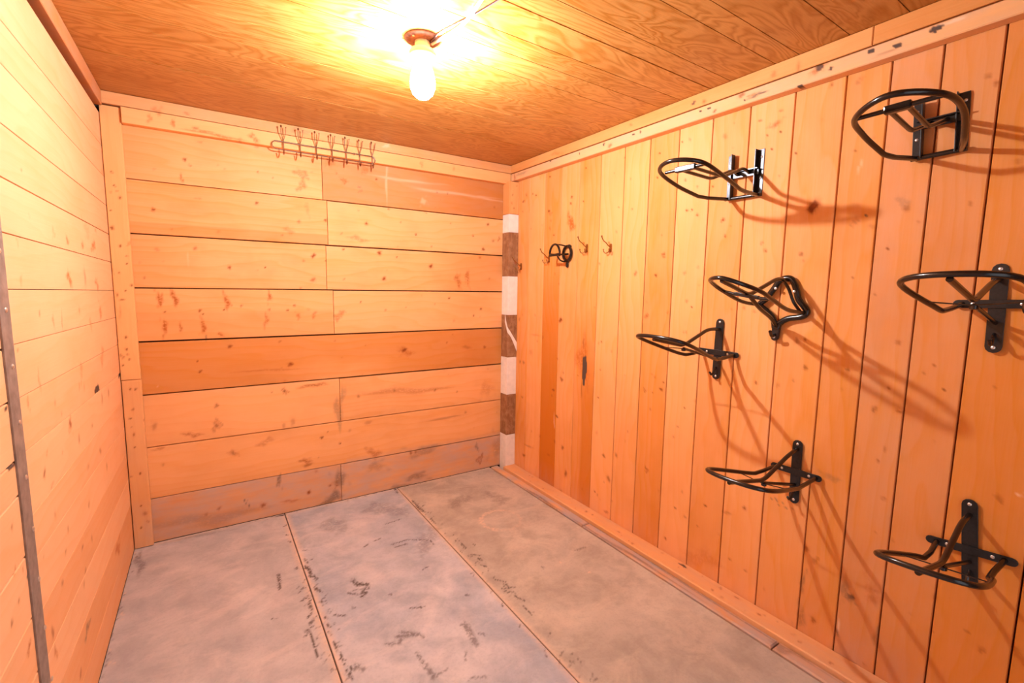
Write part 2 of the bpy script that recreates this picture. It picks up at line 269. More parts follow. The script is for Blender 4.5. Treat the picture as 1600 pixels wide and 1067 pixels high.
MK_RIGHT=[(-0.13,1.759,0.0108,0.0059,'k',1),(-0.397,1.859,0.008,0.0048,'k',1),(-0.396,1.665,0.0127,0.0076,'k',1),(-0.411,1.649,0.016,0.0097,'r',0.5),(-0.263,1.776,0.0075,0.0043,'k',1),(-0.227,1.791,0.0064,0.0036,'k',1),(-0.593,1.569,0.0347,0.0485,'s',0.9),(-0.599,1.715,0.0092,0.0058,'k',1),(-0.593,1.682,0.0082,0.0052,'k',1),(-0.71,1.848,0.0056,0.0037,'k',1),(-0.699,1.677,0.0057,0.0038,'k',1),(-1.042,1.592,0.0045,0.0034,'k',1),(-1.19,1.814,0.0047,0.0036,'k',1),(-1.185,1.715,0.0047,0.0037,'k',1),(-0.955,1.612,0.004,0.0029,'k',1),(-1.309,1.837,0.0036,0.003,'k',1),(-1.333,1.675,0.0048,0.004,'k',1),(-1.35,1.548,0.0059,0.005,'k',1),(-1.374,1.546,0.0052,0.0044,'k',1),(-1.402,1.523,0.0057,0.0049,'k',1),(-0.333,1.591,0.0048,0.0028,'k',1),(-0.448,1.524,0.0079,0.0048,'k',1),(-0.123,1.696,0.0081,0.0045,'k',0.6),(-0.983,1.843,0.0039,0.0028,'k',0.5),(-1.168,1.65,0.0034,0.0027,'k',0.4),(-0.219,1.582,0.0064,0.0037,'k',0.4),(-1.713,1.842,0.0067,0.0041,'k',0.6),(-1.7,1.801,0.011,0.0074,'k',0.6),(-1.7,1.801,0.0251,0.0124,'s',0.5),(-1.679,1.806,0.0022,0.0021,'k',1),(-1.64,1.829,0.0072,0.0034,'k',0.7),(-1.717,1.769,0.0017,0.0016,'k',1),(-1.671,1.768,0.0017,0.0017,'k',1),(-1.85,1.772,0.0033,0.0034,'k',0.4),(-1.776,1.684,0.0024,0.0024,'k',1),(-1.868,1.874,0.0053,0.0067,'k',0.7),(-1.946,1.864,0.0084,0.0093,'r',0.5),(-2,1.681,0.0025,0.0028,'k',1),(-1.542,1.758,0.0025,0.0022,'k',0.5),(-1.692,1.719,0.0021,0.0021,'k',1),(-1.537,1.848,0.003,0.0027,'k',0.4),(-1.95,1.652,0.0016,0.0018,'k',1),(-1.189,1.815,0.0053,0.0041,'k',0.8),(-1.185,1.714,0.0054,0.0042,'k',1),(-1.518,1.489,0.0072,0.0065,'r',1),(-1.518,1.489,0.0046,0.0042,'k',1),(-1.532,1.428,0.0046,0.0042,'k',1),(-1.334,1.674,0.0054,0.0044,'k',0.6),(-1.394,1.638,0.0051,0.0044,'k',0.6),(-1.352,1.548,0.0059,0.005,'k',0.6),(-1.375,1.546,0.0046,0.0039,'k',0.5),(-1.403,1.523,0.0057,0.0049,'k',0.5),(-1.467,1.628,0.0043,0.0037,'k',0.9),(-1.243,1.373,0.0104,0.0084,'r',1),(-1.243,1.373,0.0052,0.0042,'k',1),(-1.695,1.363,0.0057,0.0056,'k',0.8),(-1.818,1.345,0.0062,0.0065,'r',1),(-1.775,1.684,0.0036,0.0036,'k',1),(-1.691,1.717,0.0034,0.0033,'k',0.6),(-1.843,1.5,0.0163,0.0205,'k',1.4),(-1.309,1.835,0.0042,0.0034,'k',0.8),(-1.724,1.617,0.0029,0.0029,'k',0.5),(-1.542,1.758,0.003,0.0027,'k',0.5),(-1.55,1.463,0.003,0.0027,'k',0.5),(-1.225,1.456,0.0046,0.0037,'k',0.5),(-1.716,1.769,0.0029,0.0029,'k',1),(-1.205,1.281,0.0074,0.007,'k',1),(-1.161,1.092,0.0113,0.0089,'r',0.8),(-1.356,1.289,0.0078,0.0066,'k',0.5),(-1.373,1.17,0.0065,0.0056,'k',0.6),(-1.402,1.144,0.0041,0.0035,'k',0.7),(-1.579,1.143,0.0035,0.0033,'k',0.7),(-1.671,1.141,0.0064,0.0045,'k',0.5),(-1.855,1.052,0.0053,0.0057,'k',1),(-1.864,0.955,0.0064,0.007,'r',1),(-1.864,0.955,0.003,0.0033,'k',1),(-1.696,0.875,0.0054,0.0054,'k',0.9),(-1.42,1.31,0.0079,0.0069,'k',0.35),(-1.43,1.238,0.0039,0.0035,'k',0.4),(-1.243,1.362,0.0078,0.0063,'k',0.7),(-1.209,0.826,0.0041,0.0034,'k',0.6),(-1.827,1.32,0.0046,0.0049,'k',0.4),(-1.831,0.907,0.0016,0.0084,'k',0.5),(-0.53,1.032,0.0153,0.0139,'k',1),(-0.555,0.69,0.0142,0.0127,'k',0.8),(-0.482,0.612,0.0137,0.0073,'k',1),(-0.519,0.459,0.0113,0.0073,'k',1),(-0.872,0.941,0.0062,0.0044,'k',1),(-0.871,0.796,0.0053,0.0038,'k',0.8),(-0.865,0.644,0.0054,0.0038,'k',1),(-1.163,1.092,0.0106,0.01,'r',1),(-1.172,0.743,0.0093,0.008,'r',1),(-1.266,0.767,0.0093,0.0066,'k',1),(-1.374,1.17,0.0059,0.0081,'k',0.5),(-1.401,1.145,0.0041,0.0035,'k',1),(-0.161,0.733,0.0137,0.011,'k',0.6),(-0.154,0.5,0.0111,0.0064,'k',0.6),(-0.246,0.811,0.0234,0.023,'k',0.3),(-0.748,0.784,0.0144,0.074,'x',1.6),(-0.734,0.924,0.0048,0.0328,'k',0.7),(-0.732,0.657,0.0059,0.0536,'k',0.6),(-1.396,0.71,0.0036,0.0031,'k',1),(-1.276,0.799,0.0046,0.0038,'k',1),(-0.696,0.735,0.004,0.0027,'k',0.7),(-0.106,1.012,0.0084,0.0126,'k',0.5),(-0.813,1.117,0.0045,0.0031,'k',0.7),(-0.294,0.923,0.05,0.006,'k',0.35),(-0.743,0.82,0.0569,0.119,'s',0.6),(-0.581,0.286,0.0109,0.013,'k',0.8),(-0.617,0.137,0.0118,0.0202,'k',0.8),(-0.921,0.343,0.0105,0.009,'k',0.8),(-0.963,0.233,0.0119,0.0154,'k',0.7),(-0.864,0.126,0.0064,0.0047,'k',1),(-0.885,0.113,0.0045,0.0079,'k',0.5),(-0.955,0.047,0.0155,0.0078,'k',0.6),(-1.206,0.366,0.012,0.0122,'r',1),(-1.365,0.617,0.0055,0.0048,'k',0.6),(-1.378,0.247,0.0044,0.0038,'k',1),(-1.429,0.227,0.0072,0.0065,'k',0.5),(-0.184,0.114,0.0166,0.0098,'k',0.8),(-0.241,0.191,0.0452,0.0064,'k',0.5),(-0.451,0.201,0.0166,0.0075,'k',0.4),(-1.493,0.214,0.0045,0.0042,'k',0.6),(-1.067,0.464,0.0031,0.0073,'k',0.4),(-0.582,0.017,0.0155,0.0132,'k',0.4),(-0.496,0.413,0.0069,0.044,'l',0.6),(-1.523,0.319,0.0071,0.0056,'k',1),(-1.691,0.377,0.0066,0.0066,'k',1),(-1.377,0.246,0.0044,0.0038,'k',1),(-1.431,0.227,0.0072,0.0043,'k',0.5),(-1.333,0.082,0.0059,0.0051,'k',1),(-1.493,0.214,0.0034,0.0031,'k',0.6),(-1.647,0.145,0.0059,0.0044,'k',0.7),(-1.713,0.132,0.0065,0.0043,'k',0.6),(-1.618,0.329,0.018,0.0069,'k',0.5),(-1.951,0.301,0.0094,0.0109,'r',0.5),(-1.951,0.301,0.0051,0.0059,'k',0.6),(-1.797,0.505,0.0075,0.0045,'k',0.5),(-1.788,0.454,0.0059,0.0022,'d',0.7),(-1.807,0.46,0.0083,0.0053,'d',0.6),(-1.826,0.457,0.0057,0.0035,'d',0.5),(-1.813,0.443,0.0041,0.0022,'d',0.5),(-1.84,0.443,0.0048,0.0035,'d',0.6),(-1.862,0.451,0.0039,0.0022,'d',0.5),(-1.789,0.097,0.0043,0.0074,'k',0.3),(-1.502,0.087,0.0819,0.0476,'s',0.3),(-1.946,0.298,0.0087,0.0101,'r',0.6),(-1.946,0.298,0.0058,0.0067,'k',0.5),(-2.062,0.23,0.0147,0.012,'d',0.8),(-2.061,0.234,0.0096,0.0056,'k',0.8),(-2.122,0.258,0.0102,0.0154,'k',0.5),(-2.111,0.275,0.0269,0.0426,'s',0.4),(-2.043,0.244,0.0163,0.0444,'d',0.4),(-2.214,0.269,0.0054,0.0022,'k',0.5),(-1.917,0.206,0.0076,0.0389,'d',0.5),(-1.92,0.067,0.0189,0.0438,'d',0.35),(-2.034,0.088,0.006,0.0123,'d',0.7),(-2.116,0.031,0.0061,0.0055,'k',0.4),(-2.261,0.352,0.004,0.0105,'k',0.5),(-2.036,0.12,0.0015,0.0246,'l',0.8),(-2.139,0.134,0.0089,0.0387,'d',0.35),(-2.334,0.294,0.0025,0.0054,'k',0.8),(-2.366,0.261,0.0074,0.0093,'k',0.6),(-2.264,0.247,0.0015,0.0035,'k',0.5),(-2.121,0.591,0.0047,0.0047,'k',0.5),(-2.36,0.69,0.0069,0.0097,'r',0.7),(-2.36,0.69,0.0046,0.0068,'k',0.5),(-2.154,0.471,0.0018,0.0053,'k',0.6),(-2.106,0.474,0.0027,0.0034,'k',0.5),(-2.263,0.346,0.0045,0.005,'k',0.4),(-2.394,0.712,0.0091,0.0017,'l',0.8),(-2.098,1.46,0.0094,0.0086,'k',0.6),(-2.092,1.48,0.0172,0.0192,'d',0.25),(-2.016,1.416,0.0121,0.0081,'k',0.35),(-1.97,1.431,0.0109,0.0124,'r',0.5),(-2.061,1.347,0.0033,0.004,'k',1),(-2,1.45,0.0035,0.0031,'d',1.2),(-2.113,1.07,0.0079,0.0079,'k',0.6),(-2.238,1.773,0.0064,0.0059,'k',0.6),(-2.253,1.75,0.0056,0.0075,'k',0.7),(-2.233,1.455,0.002,0.007,'k',0.5),(-2.311,1.546,0.0082,0.0082,'k',0.5),(-1.978,1.261,0.0028,0.0032,'k',1),(-2.231,1.23,0.0027,0.0036,'k',1),(-2.274,1.195,0.0019,0.0026,'k',1),(-2.109,1.711,0.003,0.0037,'k',1),(-1.969,1.603,0.0045,0.0224,'l',0.5),(-2.128,1.419,0.0038,0.0047,'k',0.4),(-2.198,1.013,0.0015,0.0015,'k',1),(-1.864,0.957,0.0067,0.0073,'k',0.8),(-1.99,0.969,0.0059,0.0068,'k',0.8),(-2.071,0.861,0.0062,0.0113,'k',0.7),(-2.132,0.865,0.0086,0.0054,'k',0.7),(-2.109,0.744,0.0037,0.0093,'k',0.5),(-2.227,0.95,0.0025,0.0034,'k',0.9),(-2.326,0.976,0.0044,0.0063,'k',0.5),(-2.361,0.69,0.0064,0.0096,'r',0.5),(-2.361,0.69,0.0043,0.0064,'k',0.5),(-2.18,0.992,0.0027,0.0035,'k',0.6),(-2.335,0.294,0.0023,0.0034,'k',0.8),(-2.365,0.261,0.0067,0.0101,'k',0.5),(-2.056,0.222,0.018,0.0142,'d',0.5),(-2.118,0.59,0.0067,0.0057,'k',0.5),(-1.975,0.606,0.0344,0.0143,'d',0.3),(-1.83,0.907,0.002,0.0064,'k',0.5),(-2.218,0.797,0.0019,0.0026,'k',0.6),(-1.945,0.295,0.0074,0.0086,'k',0.4)]
MK_LEFT=[(-0.757,1.33,0.0179,0.0144,'s',1),(-0.553,1.33,0.0226,0.0161,'s',1),(-0.364,1.336,0.0431,0.0213,'s',1),(-0.769,1.222,0.0279,0.0236,'s',1),(-0.56,1.224,0.015,0.0297,'k',0.5),(-0.36,1.208,0.031,0.0235,'s',0.8),(-1.094,1.135,0.0064,0.0076,'k',0.6),(-0.982,1.112,0.0106,0.0204,'s',0.6),(-0.897,1.102,0.0085,0.0259,'s',0.6),(-0.683,1.123,0.0088,0.0099,'k',0.5),(-0.346,1.1,0.0284,0.0351,'s',0.8),(-0.531,1.077,0.021,0.0267,'s',0.5),(-1.203,1.214,0.0086,0.0139,'s',0.5),(-1.202,1.3,0.0064,0.014,'s',0.4),(-0.903,1.336,0.0165,0.0175,'s',0.4),(-1.1,1.362,0.0049,0.0015,'k',0.7),(-1.126,1.458,0.0047,0.0015,'k',0.7),(-0.306,1.402,0.0225,0.0074,'s',0.7),(-0.931,1.3,0.0063,0.0034,'k',0.5),(-0.464,1.396,0.0559,0.0339,'s',0.3),(-0.912,0.82,0.0119,0.0126,'k',0.9),(-0.915,0.812,0.0205,0.0251,'s',0.6),(-0.831,0.75,0.0095,0.0158,'k',0.6),(-0.646,0.744,0.0118,0.0059,'k',0.6),(-1.179,0.769,0.0093,0.0097,'k',0.8),(-1.134,0.723,0.0152,0.0036,'k',0.7),(-0.557,0.631,0.0157,0.0122,'k',0.6),(-1.146,0.809,0.0098,0.0057,'s',0.6),(-0.453,0.792,0.0115,0.0217,'k',0.6),(-0.321,0.79,0.0131,0.0173,'k',0.6),(-1.239,0.951,0.0062,0.0167,'s',0.8),(-1.147,0.977,0.0084,0.0287,'s',0.6),(-0.732,0.942,0.0212,0.033,'s',0.5),(-0.385,0.943,0.0308,0.034,'s',0.6),(-0.522,0.841,0.038,0.0116,'x',1),(-0.041,0.811,0.0252,0.0079,'x',1),(-1.37,0.851,0.0185,0.0036,'x',1.2),(-1.366,0.968,0.0066,0.0015,'x',0.9),(-1.27,1.068,0.0058,0.0026,'k',0.6),(-1.018,0.769,0.0089,0.0086,'s',0.5),(-0.786,0.532,0.0102,0.0107,'k',0.6),(-0.991,0.867,0.0061,0.0064,'k',0.4),(-1.04,0.907,0.0071,0.0101,'k',0.4),(-0.772,0.899,0.0081,0.012,'k',0.4),(-0.711,0.883,0.0087,0.0124,'k',0.4),(-0.753,0.639,0.0169,0.0091,'k',0.4),(-0.472,0.544,0.0115,0.0158,'k',0.5),(-1.405,0.742,0.0055,0.0051,'k',0.7),(-0.911,0.452,0.0122,0.0065,'k',0.7),(-0.788,0.422,0.0081,0.013,'k',0.5),(-1.035,0.567,0.0058,0.009,'k',0.6),(-1.076,0.524,0.0083,0.0058,'k',0.6),(-0.9,0.375,0.0107,0.0081,'k',0.6),(-1.128,0.468,0.0103,0.007,'k',0.6),(-0.93,0.352,0.0086,0.0095,'k',0.5),(-1.41,0.593,0.0055,0.0056,'k',0.7),(-1.456,0.576,0.0058,0.0065,'k',0.8),(-1.237,0.406,0.0098,0.0161,'k',0.7),(-1.229,0.352,0.01,0.0161,'s',0.9),(-1.388,0.477,0.0134,0.0114,'s',1),(-0.943,0.217,0.0382,0.0155,'d',0.6),(-1.048,0.161,0.0119,0.0109,'k',0.6),(-0.379,0.202,0.0585,0.0313,'s',0.8),(-1.349,0.616,0.0088,0.0024,'x',0.9),(-1.413,0.656,0.0054,0.0084,'s',0.8),(-1.372,0.639,0.005,0.0058,'s',0.8),(-1.13,0.649,0.0075,0.0106,'k',0.4),(-1.241,0.6,0.0053,0.0032,'k',0.5)]
MK_POST=[(0.027,1.669,0.0042,0.0053,'k',0.8),(0.033,1.614,0.0037,0.0047,'k',1),(0.038,1.593,0.0026,0.0033,'k',1),(0.017,1.586,0.0026,0.0033,'k',1),(0.047,1.567,0.0048,0.006,'k',1),(0.016,1.511,0.0026,0.0033,'k',1),(0.014,1.44,0.0063,0.0081,'k',1),(0.035,1.366,0.0043,0.0055,'k',1),(0.056,1.324,0.0027,0.0034,'k',1),(0.054,1.292,0.0027,0.0034,'k',1),(0.026,1.251,0.0032,0.0041,'k',0.8),(0.042,1.176,0.0027,0.0035,'k',1),(0.063,1.2,0.0055,0.0042,'k',1),(0.011,1.16,0.0021,0.0138,'k',0.8),(0.026,1.136,0.0097,0.0035,'k',0.8),(0.017,1.077,0.0016,0.0349,'k',0.5),(0.032,0.974,0.0044,0.0057,'k',1),(0.067,1.375,0.0065,0.0137,'s',0.5),(0.002,1.263,0.0042,0.0205,'s',0.8),(0.029,0.923,0.0044,0.0057,'k',1),(0.013,0.888,0.0065,0.0099,'r',0.8),(0.037,0.876,0.0039,0.005,'k',0.8),(0.033,0.898,0.0033,0.0043,'k',1),(0.012,0.853,0.0033,0.0043,'k',1),(0.032,0.744,0.0039,0.0051,'k',1),(0.05,0.742,0.0039,0.0051,'k',1),(0.035,0.651,0.0033,0.0058,'k',1),(0.023,0.612,0.0044,0.0037,'k',1),(0.033,0.537,0.0028,0.0103,'k',0.8),(0.031,0.477,0.0028,0.0037,'k',1),(0.044,0.354,0.004,0.0053,'k',1),(0.011,0.346,0.0028,0.0037,'k',1),(0.073,0.286,0.0029,0.0038,'k',1),(0.036,0.202,0.0034,0.0046,'k',1),(0.071,0.598,0.0028,0.0059,'k',0.6),(0.024,0.571,0.0028,0.0037,'k',0.5),(0.001,0.96,0.0043,0.0056,'k',0.4),(0.048,0.163,0.008,0.0106,'k',0.6),(0.03,0.098,0.0034,0.0045,'k',1),(0.058,0.122,0.0046,0.0061,'k',0.5),(0.078,0.014,0.0047,0.0062,'k',0.6)]
FLOOR_MK=[(0.53,-0.569,0.521,-0.675,0.006,'d',1),(0.789,-0.767,0.794,-0.82,0.0079,'d',0.8),(0.797,-0.81,0.824,-0.827,0.0104,'d',1),(0.75,-0.846,0.779,-0.875,0.005,'d',0.9),(0.786,-0.897,0.81,-0.877,0.0062,'d',1),(0.813,-0.867,0.83,-0.854,0.0051,'d',0.7),(0.799,-0.847,0.764,-0.837,0.0038,'d',0.7),(0.746,-0.837,0.753,-0.859,0.0032,'d',0.7),(0.641,-0.5,0.646,-0.546,0.0042,'d',0.9),(0.639,-0.57,0.647,-0.602,0.0041,'d',0.9),(0.639,-0.61,0.661,-0.682,0.0041,'d',0.9),(0.655,-0.607,0.636,-0.647,0.0041,'d',0.9),(0.642,-0.75,0.66,-0.784,0.0038,'d',0.9),(0.596,-0.721,0.603,-0.714,0.0038,'d',0.9),(0.581,-0.802,0.607,-0.78,0.0037,'d',0.9),(0.607,-0.813,0.609,-0.873,0.0037,'d',0.9),(0.588,-0.91,0.605,-0.891,0.0035,'d',0.9),(0.604,-0.148,0.616,-0.137,0.0048,'d',0.9),(0.605,-0.307,0.609,-0.326,0.0045,'d',0.9),(0.603,-0.238,0.609,-0.25,0.0046,'d',0.9),(0.607,-0.55,0.598,-0.571,0.0041,'d',0.9),(1.046,-0.39,1.126,-0.38,0.0041,'d',0.9),(1.012,-0.59,1.09,-0.591,0.006,'d',0.9),(1.016,-0.624,1.07,-0.625,0.006,'d',0.9),(1.09,-0.591,1.18,-0.651,0.0038,'d',0.9),(1.18,-0.651,1.182,-0.694,0.0038,'d',0.9),(0.982,-0.513,0.95,-0.519,0.0046,'d',0.9),(0.916,-0.531,0.892,-0.548,0.0045,'d',0.9),(1.292,-0.753,1.294,-0.803,0.0061,'d',0.9),(1.287,-0.86,1.32,-0.891,0.0037,'d',0.9),(1.303,-0.907,1.309,-0.926,0.0058,'d',0.9),(1.291,-0.958,1.303,-0.979,0.0056,'d',0.9),(1.286,-1.075,1.319,-1.118,0.0027,'d',0.9),(1.282,-1.146,1.333,-1.163,0.0039,'d',0.9),(1.304,-1.123,1.309,-1.151,0.0026,'d',0.9),(1.3,-1.213,1.317,-1.254,0.0051,'d',0.9),(1.309,-1.187,1.304,-1.229,0.0032,'d',0.9),(1.294,-1.277,1.294,-1.33,0.0031,'d',0.9),(1.261,-0.213,1.263,-0.371,0.0072,'d',0.9),(1.254,-0.278,1.259,-0.358,0.0071,'d',0.9),(1.265,-0.455,1.266,-0.514,0.0042,'d',0.9),(1.14,-1.103,1.144,-1.109,0.0051,'d',0.9),(1.341,-0.791,1.342,-0.799,0.0061,'d',0.9),(1.056,-0.854,1.089,-0.847,0.0041,'d',0.9),(0.922,-1.057,0.97,-1.082,0.003,'d',0.9),(0.78,-0.775,0.791,-0.818,0.0066,'d',0.9),(0.83,-0.83,0.791,-0.877,0.0078,'d',0.9),(1.229,-0.007,1.223,-0.068,0.0077,'d',0.9),(1.446,-0.349,1.465,-0.372,0.0498,'d',0.3),(1.513,-0.318,1.543,-0.36,0.0371,'d',0.3),(1.677,-0.367,1.705,-0.482,0.0425,'d',0.3),(0.805,-0.233,0.836,-0.308,0.0487,'d',0.3),(1.045,-0.173,1.168,-0.313,0.0525,'d',0.3),(1.22,-0.58,1.113,-0.715,0.0398,'d',0.3),(0.827,-1.169,0.902,-1.203,0.0078,'d',0.65),(0.849,-1.156,0.881,-1.181,0.0056,'d',0.65),(0.901,-1.206,0.909,-1.229,0.0056,'d',0.65),(0.866,-1.278,0.866,-1.333,0.0064,'d',0.65),(0.866,-1.333,0.871,-1.399,0.0093,'d',0.65),(0.871,-1.399,0.923,-1.392,0.005,'d',0.65),(1.059,-1.24,1.059,-1.278,0.0128,'d',0.65),(1.059,-1.278,1.048,-1.351,0.0102,'d',0.65),(1.085,-1.312,1.1,-1.331,0.0045,'d',0.65),(0.96,-1.465,0.981,-1.468,0.005,'d',0.65),(0.981,-1.468,1.011,-1.482,0.0035,'d',0.65),(1.005,-1.357,0.986,-1.393,0.0043,'d',0.65),(0.675,-1.229,0.69,-1.246,0.0127,'d',0.65),(0.792,-1.191,0.834,-1.2,0.0108,'d',0.65),(0.634,-0.564,0.649,-0.627,0.0041,'d',1),(0.64,-0.621,0.645,-0.664,0.004,'d',1),(0.647,-0.652,0.663,-0.687,0.004,'d',1),(0.628,-0.581,0.643,-0.583,0.0041,'d',1),(0.644,-0.737,0.655,-0.779,0.0038,'d',1),(0.581,-0.8,0.606,-0.788,0.0037,'d',1),(0.604,-0.836,0.607,-0.88,0.0036,'d',1),(0.585,-0.912,0.603,-0.888,0.0035,'d',1),(0.59,-0.948,0.586,-0.955,0.0034,'d',1),(0.569,-0.977,0.598,-0.963,0.0034,'d',1),(0.577,-0.977,0.583,-1.017,0.0034,'d',1),(0.643,-0.839,0.647,-0.852,0.0037,'d',1),(0.641,-0.937,0.649,-0.956,0.0035,'d',1),(0.638,-0.978,0.647,-1.003,0.0034,'d',1),(0.635,-1.023,0.64,-1.048,0.0034,'d',1),(0.559,-1.007,0.577,-0.991,0.0033,'d',1),(0.584,-1,0.58,-1.075,0.0033,'d',1),(0.581,-1.084,0.582,-1.121,0.0032,'d',1),(0.598,-1.151,0.593,-1.166,0.0031,'d',1),(0.608,-1.198,0.613,-1.209,0.003,'d',1),(0.644,-1.081,0.64,-1.121,0.0033,'d',1),(0.643,-1.131,0.652,-1.169,0.0032,'d',1),(0.639,-1.169,0.655,-1.186,0.0031,'d',1),(0.648,-1.197,0.662,-1.221,0.0031,'d',1),(0.65,-1.228,0.658,-1.255,0.003,'d',1),(0.643,-1.238,0.658,-1.276,0.003,'d',1),(0.662,-1.221,0.663,-1.236,0.0031,'d',1),(0.668,-0.943,0.707,-0.972,0.0035,'d',1),(0.739,-0.936,0.745,-0.95,0.0036,'d',1),(0.479,-0.85,0.491,-0.858,0.0035,'d',1),(0.882,-0.937,0.892,-0.945,0.0038,'d',1),(0.96,-1.073,0.97,-1.082,0.0036,'d',1),(1.722,-1.089,1.779,-1.092,0.0068,'d',0.5),(1.506,-1.104,1.511,-1.121,0.0042,'d',0.8),(1.596,-1.12,1.598,-1.127,0.0036,'w',1),(1.659,-1.246,1.661,-1.254,0.0035,'w',1)]

def eval_marks(u,v,MKS):
    """u,v flat arrays -> mark RGBA. R knot, G orange stain, B dirt, A pale"""
    out=np.zeros((len(u),4),np.float32)
    for (a,b,ru,rv,k,s) in MKS:
        ru=max(ru,.003);rv=max(rv,.003);R=1.9
        idx=np.nonzero((np.abs(u-a)<ru*R)&(np.abs(v-b)<rv*R))[0]
        if len(idx)==0: continue
        pu=(u[idx]-a)/ru;pv=(v[idx]-b)/rv;h1=(a*917.3+b*331.7)%6.28;h2=(a*431.1+b*877.9)%6.28
        wq=.22 if k in 'kx' else .42
        pu,pv=pu+wq*np.sin(pv*2.3+h1)+wq*.5*np.sin(pv*5.7+h2),pv+wq*np.sin(pu*2.1+h2)+wq*.5*np.sin(pu*6.1+h1)
        d=np.sqrt(pu**2+pv**2)
        soft=np.clip(1.45-d*1.15,0,1);soft=soft*soft*(3-2*soft)
        if k=='k': out[idx,0]=np.maximum(out[idx,0],soft*s*min(1,.35+.65*s));out[idx,1]=np.maximum(out[idx,1],np.clip(1-d/1.9,0,1)*s*.5)
        elif k=='x': q_=np.clip((1.15-d)*6,0,1);out[idx,0]=np.maximum(out[idx,0],q_*s);out[idx,2]=np.maximum(out[idx,2],q_*s*1.3)
        elif k=='r':
            ring=np.exp(-((d-.85)/.22)**2);out[idx,0]=np.maximum(out[idx,0],ring*s*.6);out[idx,1]=np.maximum(out[idx,1],np.clip(1.1-d,0,1)*s*.7)
        elif k=='s': out[idx,1]=np.maximum(out[idx,1],soft*s)
        elif k=='d': out[idx,2]=np.maximum(out[idx,2],soft*s)
        elif k in 'lw': out[idx,3]=np.maximum(out[idx,3],soft*s)
    return out
def rand_knots(rng,u0,u1,v0,v1,n,ax=1.0):
    L=[]
    for i in range(n):
        r=rng.choice([.003,.004,.005,.008]);L.append((rng.uniform(u0,u1),rng.uniform(v0,v1),r,r*ax,'k',rng.uniform(.25,.75)))
    return L
